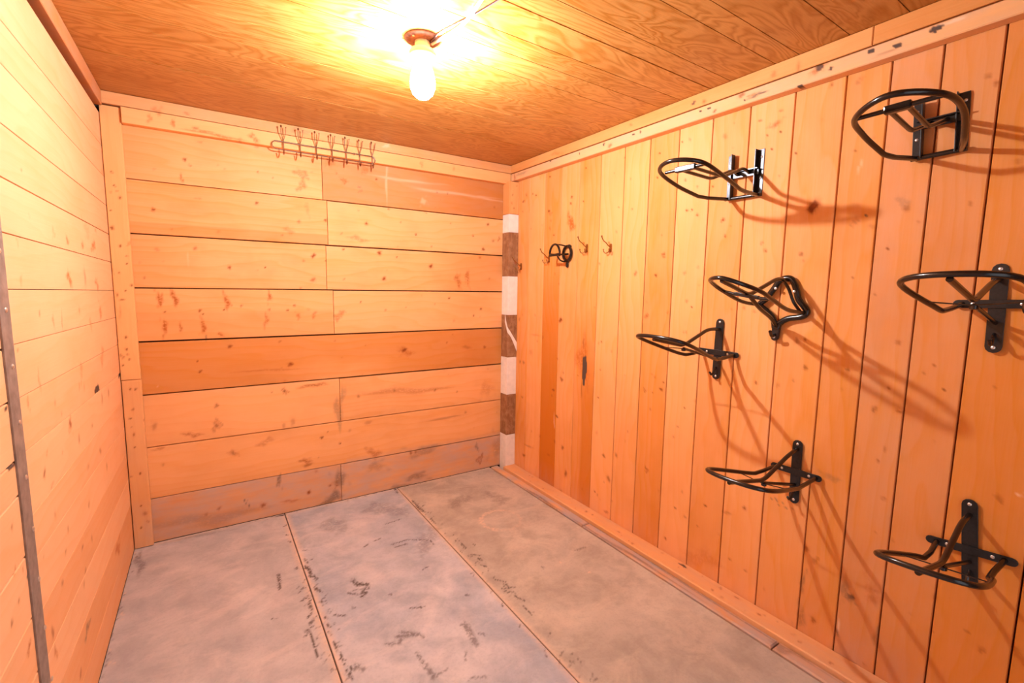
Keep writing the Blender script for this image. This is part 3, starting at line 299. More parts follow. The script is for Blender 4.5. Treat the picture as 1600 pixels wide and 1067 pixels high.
class Boards:
    """boards of one surface joined in one mesh; each board a bevelled, finely gridded face with its own tone"""
    def __init__(s,fn,marks,depth=.022,res=.0065):
        s.fn=fn;s.marks=marks;s.depth=depth;s.res=res;s.V=[];s.F=[];s.G=[];s.B=[];s.Mk=[];s.n=0
    def add(s,a0,a1,b00,b10,b01,b11,tone=(0,0,0),along='a',bev=.0016,raise_=0,marks=True,seed=None,fnm=None,top=None):
        """a: first axis range; b edge0 from b00 (at a0) to b10 (at a1); edge1 from b01 to b11. fn(a,b,d) -> xyz, d = depth behind the face"""
        res=s.res
        na=max(2,int(abs(a1-a0)/res)+1);nb=max(2,int(max(abs(b01-b00),abs(b11-b10))/res)+1)
        ta=np.concatenate([[0],np.linspace(0,1,na)]);tb=np.linspace(0,1,nb)
        la=abs(a1-a0);lb=max(abs(b01-b00),1e-4)
        ta=np.concatenate([[0,bev/la],np.linspace(0,1,na)[1:-1],[1-bev/la,1]]);tb=np.concatenate([[0,bev/lb],np.linspace(0,1,nb)[1:-1],[1-bev/lb,1]])
        ta=np.sort(ta);tb=np.sort(tb);na=len(ta);nb=len(tb)
        TA,TB=np.meshgrid(ta,tb,indexing='ij')
        A=a0+(a1-a0)*TA;B0=b00+(b10-b00)*TA;B1=b01+(b11-b01)*TA;B=B0+(B1-B0)*TB
        D=np.full_like(A,-raise_);ea=np.zeros_like(A,bool);ea[0]=ea[-1]=True;ea[:,0]=ea[:,-1]=True;D[ea]+=bev
        P=s.fn(A.ravel(),B.ravel(),D.ravel())
        rnd=random.Random(seed if seed is not None else s.n*7+3);ox,oy=rnd.uniform(0,60),rnd.uniform(0,60)
        if along=='a': G=np.stack([A.ravel()*K+ox,B.ravel()*K+oy,np.full(A.size,rnd.uniform(0,9))],1)
        else: G=np.stack([B.ravel()*K+ox,A.ravel()*K+oy,np.full(A.size,rnd.uniform(0,9))],1)
        mk=eval_marks(A.ravel(),B.ravel(),s.marks) if marks and s.marks else np.zeros((A.size,4),np.float32)
        t=np.tile(np.array([*tone,1.0],np.float32),(A.size,1))
        if top is not None: t[:,:3]=np.clip(top(A.ravel(),B.ravel(),t[:,:3]),0,1)
        base=s.n;ii,jj=np.meshgrid(np.arange(na-1),np.arange(nb-1),indexing='ij')
        q=(base+ii*nb+jj).ravel();F=np.stack([q,q+nb,q+nb+1,q+1],1)
        s.V.append(P);s.G.append(G);s.Mk.append(mk);s.B.append(t);s.F.append(F);s.n+=len(P)
        # sides
        ring=[(i,0) for i in range(na)]+[(na-1,j) for j in range(1,nb)]+[(i,nb-1) for i in range(na-2,-1,-1)]+[(0,j) for j in range(nb-2,0,-1)]
        # thin the ring: only the corners are needed for straight sides
        idx=np.array([i*nb+j for i,j in ring]);m=len(idx)
        P2=s.fn(A.ravel()[idx],B.ravel()[idx],np.full(m,s.depth-raise_ if raise_<s.depth else s.depth))
        k=np.arange(m);F2=np.stack([base+idx,s.n+k,s.n+(k+1)%m,base+idx[(k+1)%m]],1)
        s.V.append(P2);s.G.append(G[idx]);s.Mk.append(mk[idx]*0);s.B.append(t[idx]);s.F.append(F2);s.n+=m
    def build(s,name,m,org=(0,0,0),parent=None,kind=None):
        V=(np.concatenate(s.V)-np.array(org))*K;F=np.concatenate(s.F).astype(np.int32)
        me=bpy.data.meshes.new(name);me.vertices.add(len(V));me.vertices.foreach_set('co',V.astype(np.float32).ravel())
        me.loops.add(F.size);me.loops.foreach_set('vertex_index',F.ravel());me.polygons.add(len(F))
        me.polygons.foreach_set('loop_start',np.arange(0,F.size,4,dtype=np.int32))
        me.update(calc_edges=True);me.validate();me.shade_flat()
        a=me.attributes.new('gco','FLOAT_VECTOR','POINT');a.data.foreach_set('vector',np.concatenate(s.G).astype(np.float32).ravel())
        for n_,L in (('brd',s.B),('mark',s.Mk)):
            a=me.attributes.new(n_,'FLOAT_COLOR','POINT');a.data.foreach_set('color',np.concatenate(L).astype(np.float32).ravel())
        me.materials.append(m)
        o=bpy.data.objects.new(name,me);SC.collection.objects.link(o)
        if parent: o.parent=parent
        else: o.location=[K*c for c in org]
        if kind: o['kind']=kind
        return o
f_back=lambda a,b,d:np.stack([a,d,b],1)             # a = x, b = z
f_right=lambda a,b,d:np.stack([W+d,a,b],1)          # a = y, b = z
f_left=lambda a,b,d:np.stack([-d,a,b],1)            # a = y, b = z
f_ceil=lambda a,b,d:np.stack([a,b,H+d],1)           # a = x, b = y
f_floor=lambda a,b,d:np.stack([a,b,-d],1)
g=.0017
# ================================================================ the room
# ---- back wall: eight rows of wide boards, most in two lengths
rng=random.Random(5)
zb=[1.905,1.6544,1.4234,1.1879,.9476,.7050,.4598,.2144,.0]
rows=[(.866,(.05,.15,0),(.62,0,.12)),(.886,(.12,.0,0),(.0,.2,0)),(.874,(.10,.05,0),(.05,.15,0)),(.905,(.05,.2,.0),(.0,.3,0)),
      (None,(.62,0,.0),None),(.925,(.0,.4,0),(.0,.15,0)),(None,(.02,.25,0),None),(.92,(.25,.0,.62),(.15,.1,.6))]  # lower rows above the dusty one paled in place of extra light
mk=MK_BACK+rand_knots(rng,.1,1.95,.1,1.8,45)
WB=Boards(f_back,mk)
gaps=[.0012,.0016,.0026,.0024,.0036,.0028,.0020,.0015,.001]
def back_top(A,B,t):
    return t
for i,(jx,t1,t2) in enumerate(rows):
    z1,z0=zb[i]-gaps[i],zb[i+1]+gaps[i+1]
    if i in(1,): tf=lambda A,B,t:t+np.stack([np.where(B<1.475,.25,0),0*A,0*A],1)*(A[:,None]<.886)
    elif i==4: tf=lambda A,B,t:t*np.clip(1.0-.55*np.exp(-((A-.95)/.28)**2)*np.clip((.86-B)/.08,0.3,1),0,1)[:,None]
    elif i==6: tf=lambda A,B,t:t+np.stack([.25*np.clip((.30-B)/.1,0,1),0*A,.45*np.clip((.245-B)/.03,0,1)*(A>.95)],1)
    elif i==5: tf=lambda A,B,t:t+np.stack([.25*np.clip((.45-A)/.3,0,1)+.12*np.clip((.5-B)/.05,0,1),0*A,.1*np.clip((B-.68)/.03,0,1)],1)
    elif i==2: tf=lambda A,B,t:t+np.stack([.3*np.clip((A-1.45)/.2,0,1)+.2*np.clip((.35-A)/.2,0,1),0*A,0*A],1)
    elif i==3: tf=lambda A,B,t:t+np.stack([.25*np.clip((1.09-B)/.02,0,1)*(A<.9),0*A,0*A],1)
    elif i==0: tf=lambda A,B,t:t+np.stack([.2*np.clip((.3-A)/.2,0,1)+.2*np.clip((A-1.3)/.5,0,1),0*A,0*A],1)
    else: tf=None
    if jx is None: WB.add(.002,W-.002,z0,z0,z1,z1,t1,top=tf,seed=100+i)
    else:
        WB.add(.002,jx-g*.6,z0,z0,z1,z1,t1,top=tf,seed=100+i);WB.add(jx+g*.6,W-.002,z0,z0,z1-.0015,z1-.0015,t2,top=tf,seed=200+i)
WB.build('wall_back',M_PINE,kind='structure')
# ---- right wall: upright boards
ys=[0,-.199,-.354,-.509,-.663,-.824,-.985,-1.138,-1.293,-1.449,-1.602,-1.759,-1.911,-2.027,-2.143,-2.262,-2.42,-2.575,-2.73,-2.885,-3.04,YF]
tones=[(.18,.0,0),(.0,.25,0),(.38,.0,0),(.05,.2,0),(.22,0,0),(.0,.3,0),(.05,.2,0),(.28,.0,0),(.0,.4,0),(.22,.1,0),(.05,.25,.0),(.22,.10,0),(.35,.0,.0),(.42,0,.18),(.5,0,.12),(.55,.0,0),(.65,0,0),(.3,0,0),(.2,0,0),(.3,0,0),(.25,0,0)]  # boards towards the camera end toned darker in place of fading light
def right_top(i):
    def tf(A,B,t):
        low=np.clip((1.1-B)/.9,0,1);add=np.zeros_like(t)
        add[:,0]=.22*low*(1 if i in(2,4,7,8,9,10,6) else .5)  # tone deepens downwards, weaker light put into the board colour
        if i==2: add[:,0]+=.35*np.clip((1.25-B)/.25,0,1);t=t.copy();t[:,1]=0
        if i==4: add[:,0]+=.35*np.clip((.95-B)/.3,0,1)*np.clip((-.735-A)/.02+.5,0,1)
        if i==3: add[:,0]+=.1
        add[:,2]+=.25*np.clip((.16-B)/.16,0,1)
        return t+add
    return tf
mkR=MK_RIGHT+rand_knots(rng,-2.6,-.05,.05,1.85,70,1.4)
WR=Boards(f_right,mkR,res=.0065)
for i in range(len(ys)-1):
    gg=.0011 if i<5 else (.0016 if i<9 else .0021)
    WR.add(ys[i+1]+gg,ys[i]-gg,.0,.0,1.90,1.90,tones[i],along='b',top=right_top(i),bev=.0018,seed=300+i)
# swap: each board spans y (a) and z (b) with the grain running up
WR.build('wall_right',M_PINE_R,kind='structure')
# ---- left wall: narrow level boards, a joint hidden by the steel strip at y=-1.33
zl=[(1.895,1.905),(1.755,1.775),(1.662,1.649),(1.532,1.532),(1.42,1.413),(1.308,1.296),(1.195,1.177),(1.083,1.06),(.972,.942),(.857,.813),(.715,.695),(.622,.574),(.50,.455),(.385,.335),(.27,.215),(.135,.10),(.0,.0)]
mkL=MK_LEFT
WL=Boards(f_left,mkL,res=.0065)
lt=[(.1,.1,0),(.15,.1,0),(.05,.25,0),(.1,.2,0),(.0,.35,0),(.0,.35,0),(.0,.3,0),(.05,.3,0),(.05,.2,0),(.0,.3,0),(.1,.1,0),(.05,.2,0),(.28,0,0),(.0,.25,0),(.3,0,0),(.3,.0,.05)]
for i in range(len(zl)-1):
    (b1,b2),(c1,c2)=zl[i],zl[i+1];gg=[.0006,.001,.0006,.0014,.0014,.0008,.0007,.0007,.0007,.0007,.0005,.0003,.0003,.0003,.0003,.0003,.0003][i]
    WL.add(-1.33,-.012,c1+gg,c2+gg,b1-gg,b2-gg,lt[i],seed=400+i,bev=.0007)
zl2=[1.895,1.78,1.665,1.535,1.41,1.29,1.19,1.08,.975,.855,.785,.655,.52,.40,.27,.13,0]
for i in range(len(zl2)-1):
    WL.add(YF,-1.334,zl2[i+1]+.0015,zl2[i+1]+.0015,zl2[i]-.0015,zl2[i]-.0015,lt[(i*5+3)%15],seed=450+i)
WL.build('wall_left',M_PINE_L,kind='structure')
# ---- ceiling: grooved plywood sheets
gy=[0,-.435,-.69,-.785,-.935,-1.125,-1.24,-1.34,-1.475,-1.56,-1.722,-1.80,-1.945,-2.09,-2.26,-2.375,-2.515,-2.65,-2.8,-2.98,-3.1,YF-.05]
CL=Boards(f_ceil,[],depth=.012,res=.012)
ct=[(.25,0,0),(.1,0,0),(.15,0,0),(.0,.0,0),(.05,.1,0),(.0,.1,0),(.1,0,0),(.0,.1,0),(.05,.05,0),(.1,0,0),(.05,0,0),(.1,0,0),(.15,0,0)]
sk=.022
for i in range(len(gy)-1):
    gg=.0028 if i in(1,8) else .0014
    g2=.0028 if i+1 in(1,8) else .0014
    b0=gy[i+1];b1=gy[i];s0=sk if i+1<len(gy)-1 else 0;s1=sk if i>0 else 0
    CL.add(0,W,b0-s0*1.0+g2,b0+s0+g2,b1-s1-gg,b1+s1-gg,ct[i%13],seed=500+(0 if i<1 else 1 if i<8 else 2 if i<16 else 3),bev=.00015)
CL.build('ceiling',M_PLY,kind='structure')
# ---- shell behind the boards
def struct(name,boxes,m,bevel=0):
    mb=MB()
    for a,b in boxes: mb.box(a,b)
    o=mb.build(name,m,bevel=bevel);o['kind']='structure';return o
struct('wall_backing',[((-.06,.022,-.06),(W+.06,.06,H+.05)),((W+.022,YF-.06,-.06),(W+.06,.022,H+.05)),((-.06,YF-.06,-.06),(-.022,.022,H+.05)),((-.022,YF-.06,H+.012),(W+.022,.022,H+.05))],M_DARKGAP)
struct('wall_front',[((-.022,YF-.06,-.03),(.45,YF,H+.012)),((1.35,YF-.06,-.03),(W+.022,YF,H+.012)),((.45,YF-.06,1.75),(1.35,YF,H+.012))],M_FRONT)  # door opening is assumed, added to admit the fill daylight
struct('floor',[((-.022,YF,-.06),(W+.022,.022,-.022))],M_DARKGAP)
# ---- floor mats
FL=[]
for (x0,y0,x1,y1,r,k,s) in FLOOR_MK:
    n=max(1,int(math.hypot(x1-x0,y1-y0)/(r*.7)))
    for i in range(n+1): t=i/n;FL.append((x0+(x1-x0)*t,y0+(y1-y0)*t,r,r,k,s))
for i in range(40):     # light ring left by a bucket
    an=2*math.pi*i/40;FL.append((1.575+.105*math.cos(an),-.66+.105*math.sin(an),.012,.012,'s',.75 if 5<i<26 else .35))
rf=random.Random(11)
def scuffs(x,y0,y1,n,side,w):
    for i in range(n):
        y=rf.uniform(y0,y1);d=rf.uniform(.012,w)*side;L=rf.uniform(.008,.03);an=rf.uniform(.2,1.2)
        for t in np.linspace(0,1,5): FL.append((x+d+L*t*math.cos(an),y+L*t*math.sin(an),.0028,.0028,'d',rf.uniform(.5,1)))
scuffs(.625,-1.3,-.35,26,1,.035);scuffs(.625,-1.3,-.6,24,-1,.045);scuffs(1.245,-1.7,-.25,45,1,.05);scuffs(1.245,-1.7,-.8,8,-1,.03)
for i in range(170):
    x=rf.uniform(.1,1.9);FL.append((x,-abs(rf.gauss(0,.012)),rf.uniform(.003,.014),rf.uniform(.002,.005),'w' if rf.random()<.55 else 'd',rf.uniform(.3,.8)))
for i in range(60):
    FL.append((abs(rf.gauss(0,.01)),rf.uniform(-1.2,0),rf.uniform(.002,.005),rf.uniform(.004,.02),'w' if rf.random()<.4 else 'd',rf.uniform(.3,.8)))
FL+=[(.60,-.014,.03,.006,'d',1.6),(.62,-.02,.014,.006,'d',1.6),(1.228,-.02,.007,.009,'d',1.8),(.28,-.03,.12,.02,'d',.35),(.03,-.18,.02,.10,'d',.5),(.16,-.02,.07,.014,'s',.7)]
def floor_marks_to(marks): return [(a,b,c,d,('s' if k in 'sw' else 'd'),s) for a,b,c,d,k,s in marks]
xs=[.0005,.6255,1.2445,1.8905]
names_m=[('dusty pinkish-grey floor mat along the left plank wall','floor mat'),('greyest floor mat, the middle one, with boot prints and dark smears','floor mat'),('brownish floor mat beside the dusty kerb plank, with a pale ring mark','floor mat')]
for i in range(3):
    B=Boards(f_floor,floor_marks_to(FL),depth=.02,res=.007)
    def tf(A,Bv,t): return t
    B.add(xs[i]+(0 if i==0 else .0018),xs[i+1]-.0018,YF+.02,YF+.02,-.0005,-.0005,(0,0,0),bev=.002,seed=600+i)
    o=B.build('floor_mat',M_MAT[i],org=((xs[i]+xs[i+1])/2,-1.6,-.02));set_props(o,*names_m[i],group=None)
    me=o.data;n=len(me.vertices)   # sandy band along the seams
    co=np.zeros(n*3,np.float32);me.vertices.foreach_get('co',co);X=co.reshape(-1,3)[:,0]/K+(xs[i]+xs[i+1])/2;Y=co.reshape(-1,3)[:,1]/K-1.6
    c=np.zeros(n*4,np.float32);at=me.attributes['mark'];at.data.foreach_get('color',c);c=c.reshape(-1,4)
    for sx,wd in ((xs[1],.028),(xs[2],.026)):
        c[:,1]=np.maximum(c[:,1],np.clip(1-np.abs(X-sx)/wd,0,1)*.9)
        c[:,2]=np.where(np.abs(X-sx)<.0035,0.25,c[:,2])
    c[:,1]=np.maximum(c[:,1],np.clip(1+Y/.04,0,1)*.6)
    at.data.foreach_set('color',c.ravel())
# ---- planks on the floor along the right wall
f_top=lambda z:(lambda a,b,d:np.stack([a,b,z-d],1))
mt=[(1.97,-.5,.004,.008,'k',.6),(2.0,-.9,.006,.006,'k',.7),(1.99,-1.1,.004,.01,'k',.7),(2.02,-1.45,.006,.02,'x',.8),(1.98,-1.62,.005,.005,'k',.8),(2.0,-1.8,.005,.008,'k',.8),(1.985,-1.95,.006,.004,'k',.8),(2.01,-.3,.004,.006,'k',.7),(2.02,-1.7,.005,.012,'k',.7),(1.975,-2.05,.005,.005,'k',.7)]
B=Boards(f_top(.02),mt+rand_knots(rng,1.96,2.04,-2.2,-.1,26),depth=.04,res=.006);B.add(1.952,W-.001,YF,YF,-.079,-.079,(.05,.2,.3),along='b',bev=.004,seed=700)
B.build('trim_1',M_TRIM,kind='structure')
B=Boards(f_top(.005),[(1.905,-1.2,.01,.3,'d',.5),(1.93,-1.95,.03,.05,'d',.4),(1.90,-.6,.01,.25,'d',.6),(1.94,-1.3,.01,.5,'d',.5)],depth=.025,res=.006)
for y0,y1,t in ((YF,-1.905,(.3,0,.8)),(-1.900,-.937,(.3,0,1)),(-.931,-.01,(.0,0,1))): B.add(1.896,1.948,y0,y0,y1,y1,t,along='b',bev=.005,seed=710+int(-y1*10))
B.build('trim_2',M_TRIM,kind='structure')
# ---- header rails: two stacked along the back wall, two along the right wall, one on the left
tk=[(.3,1.955,.01,.006,'k',.5),(.33,1.90,.012,.006,'k',.7),(.5,1.88,.008,.01,'k',.5),(.56,1.90,.012,.014,'r',.7),(.56,1.90,.02,.02,'s',.6),(.25,1.905,.01,.02,'s',.8),(.4,1.885,.1,.008,'s',.8),(.165,1.905,.01,.02,'s',.6),(1.4,1.91,.012,.02,'s',.5),(1.6,1.91,.006,.012,'k',.4),(.2,1.95,.02,.02,'s',.5),(.75,1.97,.05,.02,'d',.25),(1.2,1.97,.02,.012,'l',.6)]
fb=lambda y:(lambda a,b,d:np.stack([a,y+d,b],1));fr=lambda x:(lambda a,b,d:np.stack([x+d,a,b],1));fl=lambda x:(lambda a,b,d:np.stack([x-d,a,b],1))
B=Boards(fb(-.038),tk,depth=.036,res=.006);B.add(.0,W-.0,1.9405,1.9405,1.989,1.989,(.25,0,.15),bev=.002,seed=720);B.build('trim_3',M_TRIM,kind='structure')
B=Boards(fb(-.040),tk,depth=.038,res=.006);B.add(.0722,W-.04,1.8735,1.8735,1.938,1.938,(.0,.3,0),bev=.002,seed=721);B.build('trim_4',M_TRIM,kind='structure')
tr=[(-1.05,1.965,.01,.006,'k',.5),(-1.43,1.95,.008,.008,'k',.7),(-1.38,1.96,.01,.004,'x',.7),(-1.78,1.95,.006,.02,'k',.5),(-1.7,1.955,.01,.012,'k',.5),(-.5,1.96,.05,.012,'s',.4)]
B=Boards(fr(W-.040),tr,depth=.038,res=.006);B.add(-1.985,-.038,1.936,1.9405,1.989,1.989,(.35,0,.0),bev=.002,seed=722);B.add(YF,-1.987,1.936,1.936,1.989,1.989,(.5,0,.0),bev=.002,seed=723);B.build('trim_5',M_TRIM,kind='structure')
t6=[(-.7,1.92,.005,.006,'x',.9),(-.45,1.93,.006,.005,'x',.8),(-.88,1.92,.006,.008,'x',.9),(-.92,1.905,.014,.010,'k',.7),(-1.07,1.918,.010,.005,'x',.9),(-1.11,1.92,.006,.006,'x',.9),(-1.42,1.917,.007,.005,'x',.9),(-1.455,1.918,.009,.005,'x',1),(-1.48,1.90,.007,.005,'k',.9),(-1.60,1.90,.004,.004,'x',.9),(-1.64,1.907,.032,.005,'d',.9),(-1.63,1.912,.03,.008,'s',.6),(-1.585,1.925,.014,.008,'k',.8),(-1.79,1.888,.012,.004,'x',1),(-1.845,1.925,.014,.012,'x',.7),(-1.845,1.92,.024,.018,'s',.7),(-1.88,1.91,.007,.004,'x',1),(-1.985,1.92,.010,.006,'x',1),(-2.02,1.90,.03,.003,'k',.5),(-2.05,1.91,.014,.006,'x',.9),(-2.13,1.92,.016,.009,'x',1),(-2.17,1.925,.03,.005,'l',.9),(-.08,1.91,.012,.03,'s',.8),(-.15,1.92,.09,.012,'d',.35),(-2.4,1.9,.02,.003,'k',.5)]
t6=[(a,b_,c*.75,d*.8,k,s_) if k=='x' else (a,b_,c,d,k,s_) for a,b_,c,d,k,s_ in t6]
B=Boards(fr(W-.0405),t6,depth=.0385,res=.005);B.add(YF,-.04,1.884,1.890,1.930,1.9355,(.0,.6,.3),bev=.003,seed=724);B.build('trim_6',M_TRIM,kind='structure')
B=Boards(fl(.014),[],depth=.034,res=.01);B.add(YF,-.038,1.928,1.928,1.989,1.989,(1,0,.3),bev=.002,seed=725);B.build('trim_7',M_TRIM,kind='structure')
# ---- posts
def post_thing():
    o=empty('corner_post',(.04,-.03,0));set_props(o,'pale pine corner post in the left back corner, dotted with nail holes','post')
    B=Boards(fb(-.028),MK_POST,depth=.027,res=.0055)
    B.add(.003,.071,.003,.003,.783,.783,(.05,.15,.12),along='b',bev=.002,seed=800,top=lambda A,Bv,t:t+np.stack([0*A,0*A,.25*np.clip((.24-Bv)/.05,0,1)],1))
    B.add(.002,.070,.785,.785,1.935,1.935,(.02,.25,.0),along='b',bev=.002,seed=801)
    B.build('post_board',M_TRIM,org=(.04,-.03,0),parent=o)
post_thing()
def striped_post():
    org=(W-.036,-.039,0);o=empty('corner_post',org);set_props(o,'corner post painted in white and brown bands beside the upright boards','post')
    x0,x1,y0=W-.0735,W-.001,-.079
    zs=[-.02,.2325,.508,.7585,1.038,1.289,1.567,1.682]
    cols=[0,1,0,1,0,1,0]
    f2=lambda a,b,d:np.stack([a,y0+d,b],1)
    mb=MB();mb.box((x0,y0,1.682),(x1,-.001,1.884));mb2=None
    B=Boards(f2,[(W-.05,1.80,.004,.006,'k',.7),(W-.02,1.86,.004,.005,'k',.6),(W-.04,1.72,.006,.006,'k',.7),(W-.055,1.75,.006,.01,'s',.8)],depth=.077,res=.006);B.add(x0,x1,1.683,1.683,1.8835,1.8835,(.1,0,.0),along='b',seed=820,bev=.002);B.build('bare_pine_top',M_TRIM,org=org,parent=o)
    for i in range(7):
        mb=MB();mb.box((x0,y0,zs[i]),(x1,-.001,zs[i+1]-.0008))
        ob=mb.build('white_band' if cols[i]==0 else 'brown_band',M_TAPEW if cols[i]==0 else M_TAPEB,parent=o,org=org,bevel=.002)
    # white swoosh running down across the second brown band, wrapping the corner
    mb=MB();pts=[]
    path=[(-.033,1.02,.030),(-.020,.985,.022),(-.0,.94,.018),(.02,.915,.016),(.045,.875,.020),(.0725,.825,.030)]
    L=catmull([(a,b,c) for a,b,c in path],6)
    def pt(s,z):
        return (x0-.0008,y0-s,z) if s<0 else (x0+s,y0-.0008,z)
    for i in range(len(L)-1):
        a,b=L[i],L[i+1]
        if a[0]<0<b[0]: b=np.array([0,b[1],b[2]]) 
        P=[pt(a[0],a[1]+a[2]),pt(a[0],a[1]-a[2]),pt(b[0],b[1]-b[2]),pt(b[0],b[1]+b[2])]
        mb.add(P,[(0,1,2,3)])
    o2=mb.build('white_swoosh',M_TAPEW,parent=o,org=org);sm=o2.modifiers.new('s','SOLIDIFY');sm.thickness=.0006;sm.offset=1
striped_post()
# ---- steel strip on the left wall with its nails
def steel_strip():
    org=(.003,-1.33,0);o=empty('metal_strip',org);set_props(o,'dull grey steel strip nailed upright on the left plank wall, nearest the camera','metal strip')
    mb=MB()
    P=[(-1.352,0.01),(-1.295,.01),(-1.2985,.72),(-1.3035,1.10),(-1.302,1.30),(-1.300,1.88),(-1.356,1.88),(-1.3595,1.10),(-1.354,.75)]
    n=len(P);v=[(.0035,a,b) for a,b in P]+[(.0,a,b) for a,b in P]
    mb.add(v,[tuple(range(n))]+[(i,n+i,n+(i+1)%n,(i+1)%n) for i in range(n)])
    mb.build('strip',M_STEEL,parent=o,org=org,bevel=.0008)
    nz=[(-1.328,1.155),(-1.325,1.042),(-1.319,.926),(-1.316,.809),(-1.307,.692),(-1.304,.577),(-1.30,.462),(-1.29,.332),(-1.30,.21),(-1.30,.09),(-1.328,1.27),(-1.328,1.39),(-1.328,1.51),(-1.328,1.63),(-1.328,1.75)]
    for y,z in nz:
        m=MB();m.lathe((.0033,y,z),[(.0055,0),(.0055,.0009),(.0038,.0022),(.0,.0027)],(1,0,0),12);m.build('nail_head',M_SCREW,parent=o,smooth=True,org=org)
steel_strip()
# ================================================================ light fitting on the ceiling
LX,LY=.945,-1.16
def ceiling_lamp():
    org=(LX,LY,H);o=empty('ceiling_lamp',org);set_props(o,'bare lit bulb in a porcelain socket on a round rusty ceiling plate','lamp')
    m=MB();m.lathe((LX,LY,H),[(.055,0),(.055,-.004),(.050,-.008),(.030,-.010),(0,-.010)],n=36);m.build('ceiling_plate',M_CANOPY,o,True,org)
    m=MB();m.lathe((LX,LY,H-.008),[(.024,0),(.024,-.024),(.038,-.028),(.042,-.034),(.041,-.046),(.030,-.058),(.018,-.060),(0,-.060)],n=28);m.build('socket',M_PORC,o,True,org)
    m=MB();m.lathe((LX,LY,H-.066),[(.020,.006),(.024,-.004),(.031,-.024),(.037,-.044),(.040,-.064),(.039,-.082),(.032,-.100),(.019,-.112),(.006,-.117),(0,-.1175)],n=28);bg=m.build('bulb',M_GLASS,o,True,org);m=MB();m.lathe((LX,LY,H-.066),[(0,-.048),(.008,-.050),(.0145,-.058),(.0165,-.066),(.0145,-.074),(.008,-.082),(0,-.084)],n=16);m.build('bulb_core',M_BULB,bg,True,org)
    for a in (.5,3.6):
        m=MB();m.lathe((LX+.041*math.cos(a),LY+.041*math.sin(a),H-.009),[(.004,0),(.004,-.001),(.002,-.002),(0,-.002)],n=10)
        m.build('screw',M_SCREW,o,True,org)
    return o
lamp=ceiling_lamp()
def cables():
    org=(LX,LY,H)
    P=catmull([(LX+.028,LY-.01,H-.012),(LX+.045,LY-.06,H-.007),(LX+.062,LY-.14,H-.0055),(LX+.060,LY-.22,H-.0055),(LX+.04,LY-.4,H-.0055),(LX+.02,LY-.8,H-.0055),(LX,LY-1.3,H-.0055)],8)
    m=MB();m.tube(P,.0052,10);o=m.build('electric_cable',M_CABLE,lamp,True,org)
    P=catmull([(LX+.018,LY-.02,H-.013),(LX+.028,LY-.075,H-.004),(LX+.05,LY-.15,H-.003),(LX+.075,LY-.235,H-.003),(LX+.10,LY-.38,H-.003),(LX+.12,LY-.7,H-.003)],8)
    m=MB();m.tube(P,.0024,8);o=m.build('electric_cord',M_CORD,lamp,True,org)
cables()
# ================================================================ saddle racks
def poser(pose,x0=W):
    y,z,ya,ro,pi=pose
    def f(o_,s_,h_):
        s,h=s_*math.cos(ro)-h_*math.sin(ro),s_*math.sin(ro)+h_*math.cos(ro)
        o,h=o_*math.cos(pi)-h*math.sin(pi),o_*math.sin(pi)+h*math.cos(pi)
        o,s=o*math.cos(ya)-s*math.sin(ya),o*math.sin(ya)+s*math.cos(ya)
        return np.array([x0-.004-o,y+s,z+h])
    return f
def screw(f,o,s,h,parent,org,m=None,r=.0045):
    c=f(o,s,h);n=f(o+1,s,h)-c;mb=MB();mb.lathe(c,[(r,-.001),(r,.0006),(r*.7,.0016),(0,.002)],n,12);mb.build('screw',m or M_SCREW,parent,True,org)
def bar(f,P,t0,t1,mb):
    """flat bar outline P in (s,h), between depths t0,t1"""
    n=len(P);v=[f(t1,s,h) for s,h in P]+[f(t0,s,h) for s,h in P]
    mb.add(v,[tuple(range(n))]+[tuple(range(2*n-1,n-1,-1))]+[(i,n+i,n+(i+1)%n,(i+1)%n) for i in range(n)])
def slab(c0,c1,w,n=7):
    """rounded-end bar outline from c0 to c1, half width w"""
    c0=np.array(c0,float);c1=np.array(c1,float);d=(c1-c0)/np.linalg.norm(c1-c0);q=np.array([-d[1],d[0]]);P=[]
    for k in range(n): a=math.pi*k/(n-1)-math.pi/2;P.append(c1-d*w+w*(d*math.cos(a)+q*math.sin(a)))
    for k in range(n): a=math.pi*k/(n-1)+math.pi/2;P.append(c0+d*w+w*(d*math.cos(a)+q*math.sin(a)))
    return [tuple(p) for p in P]
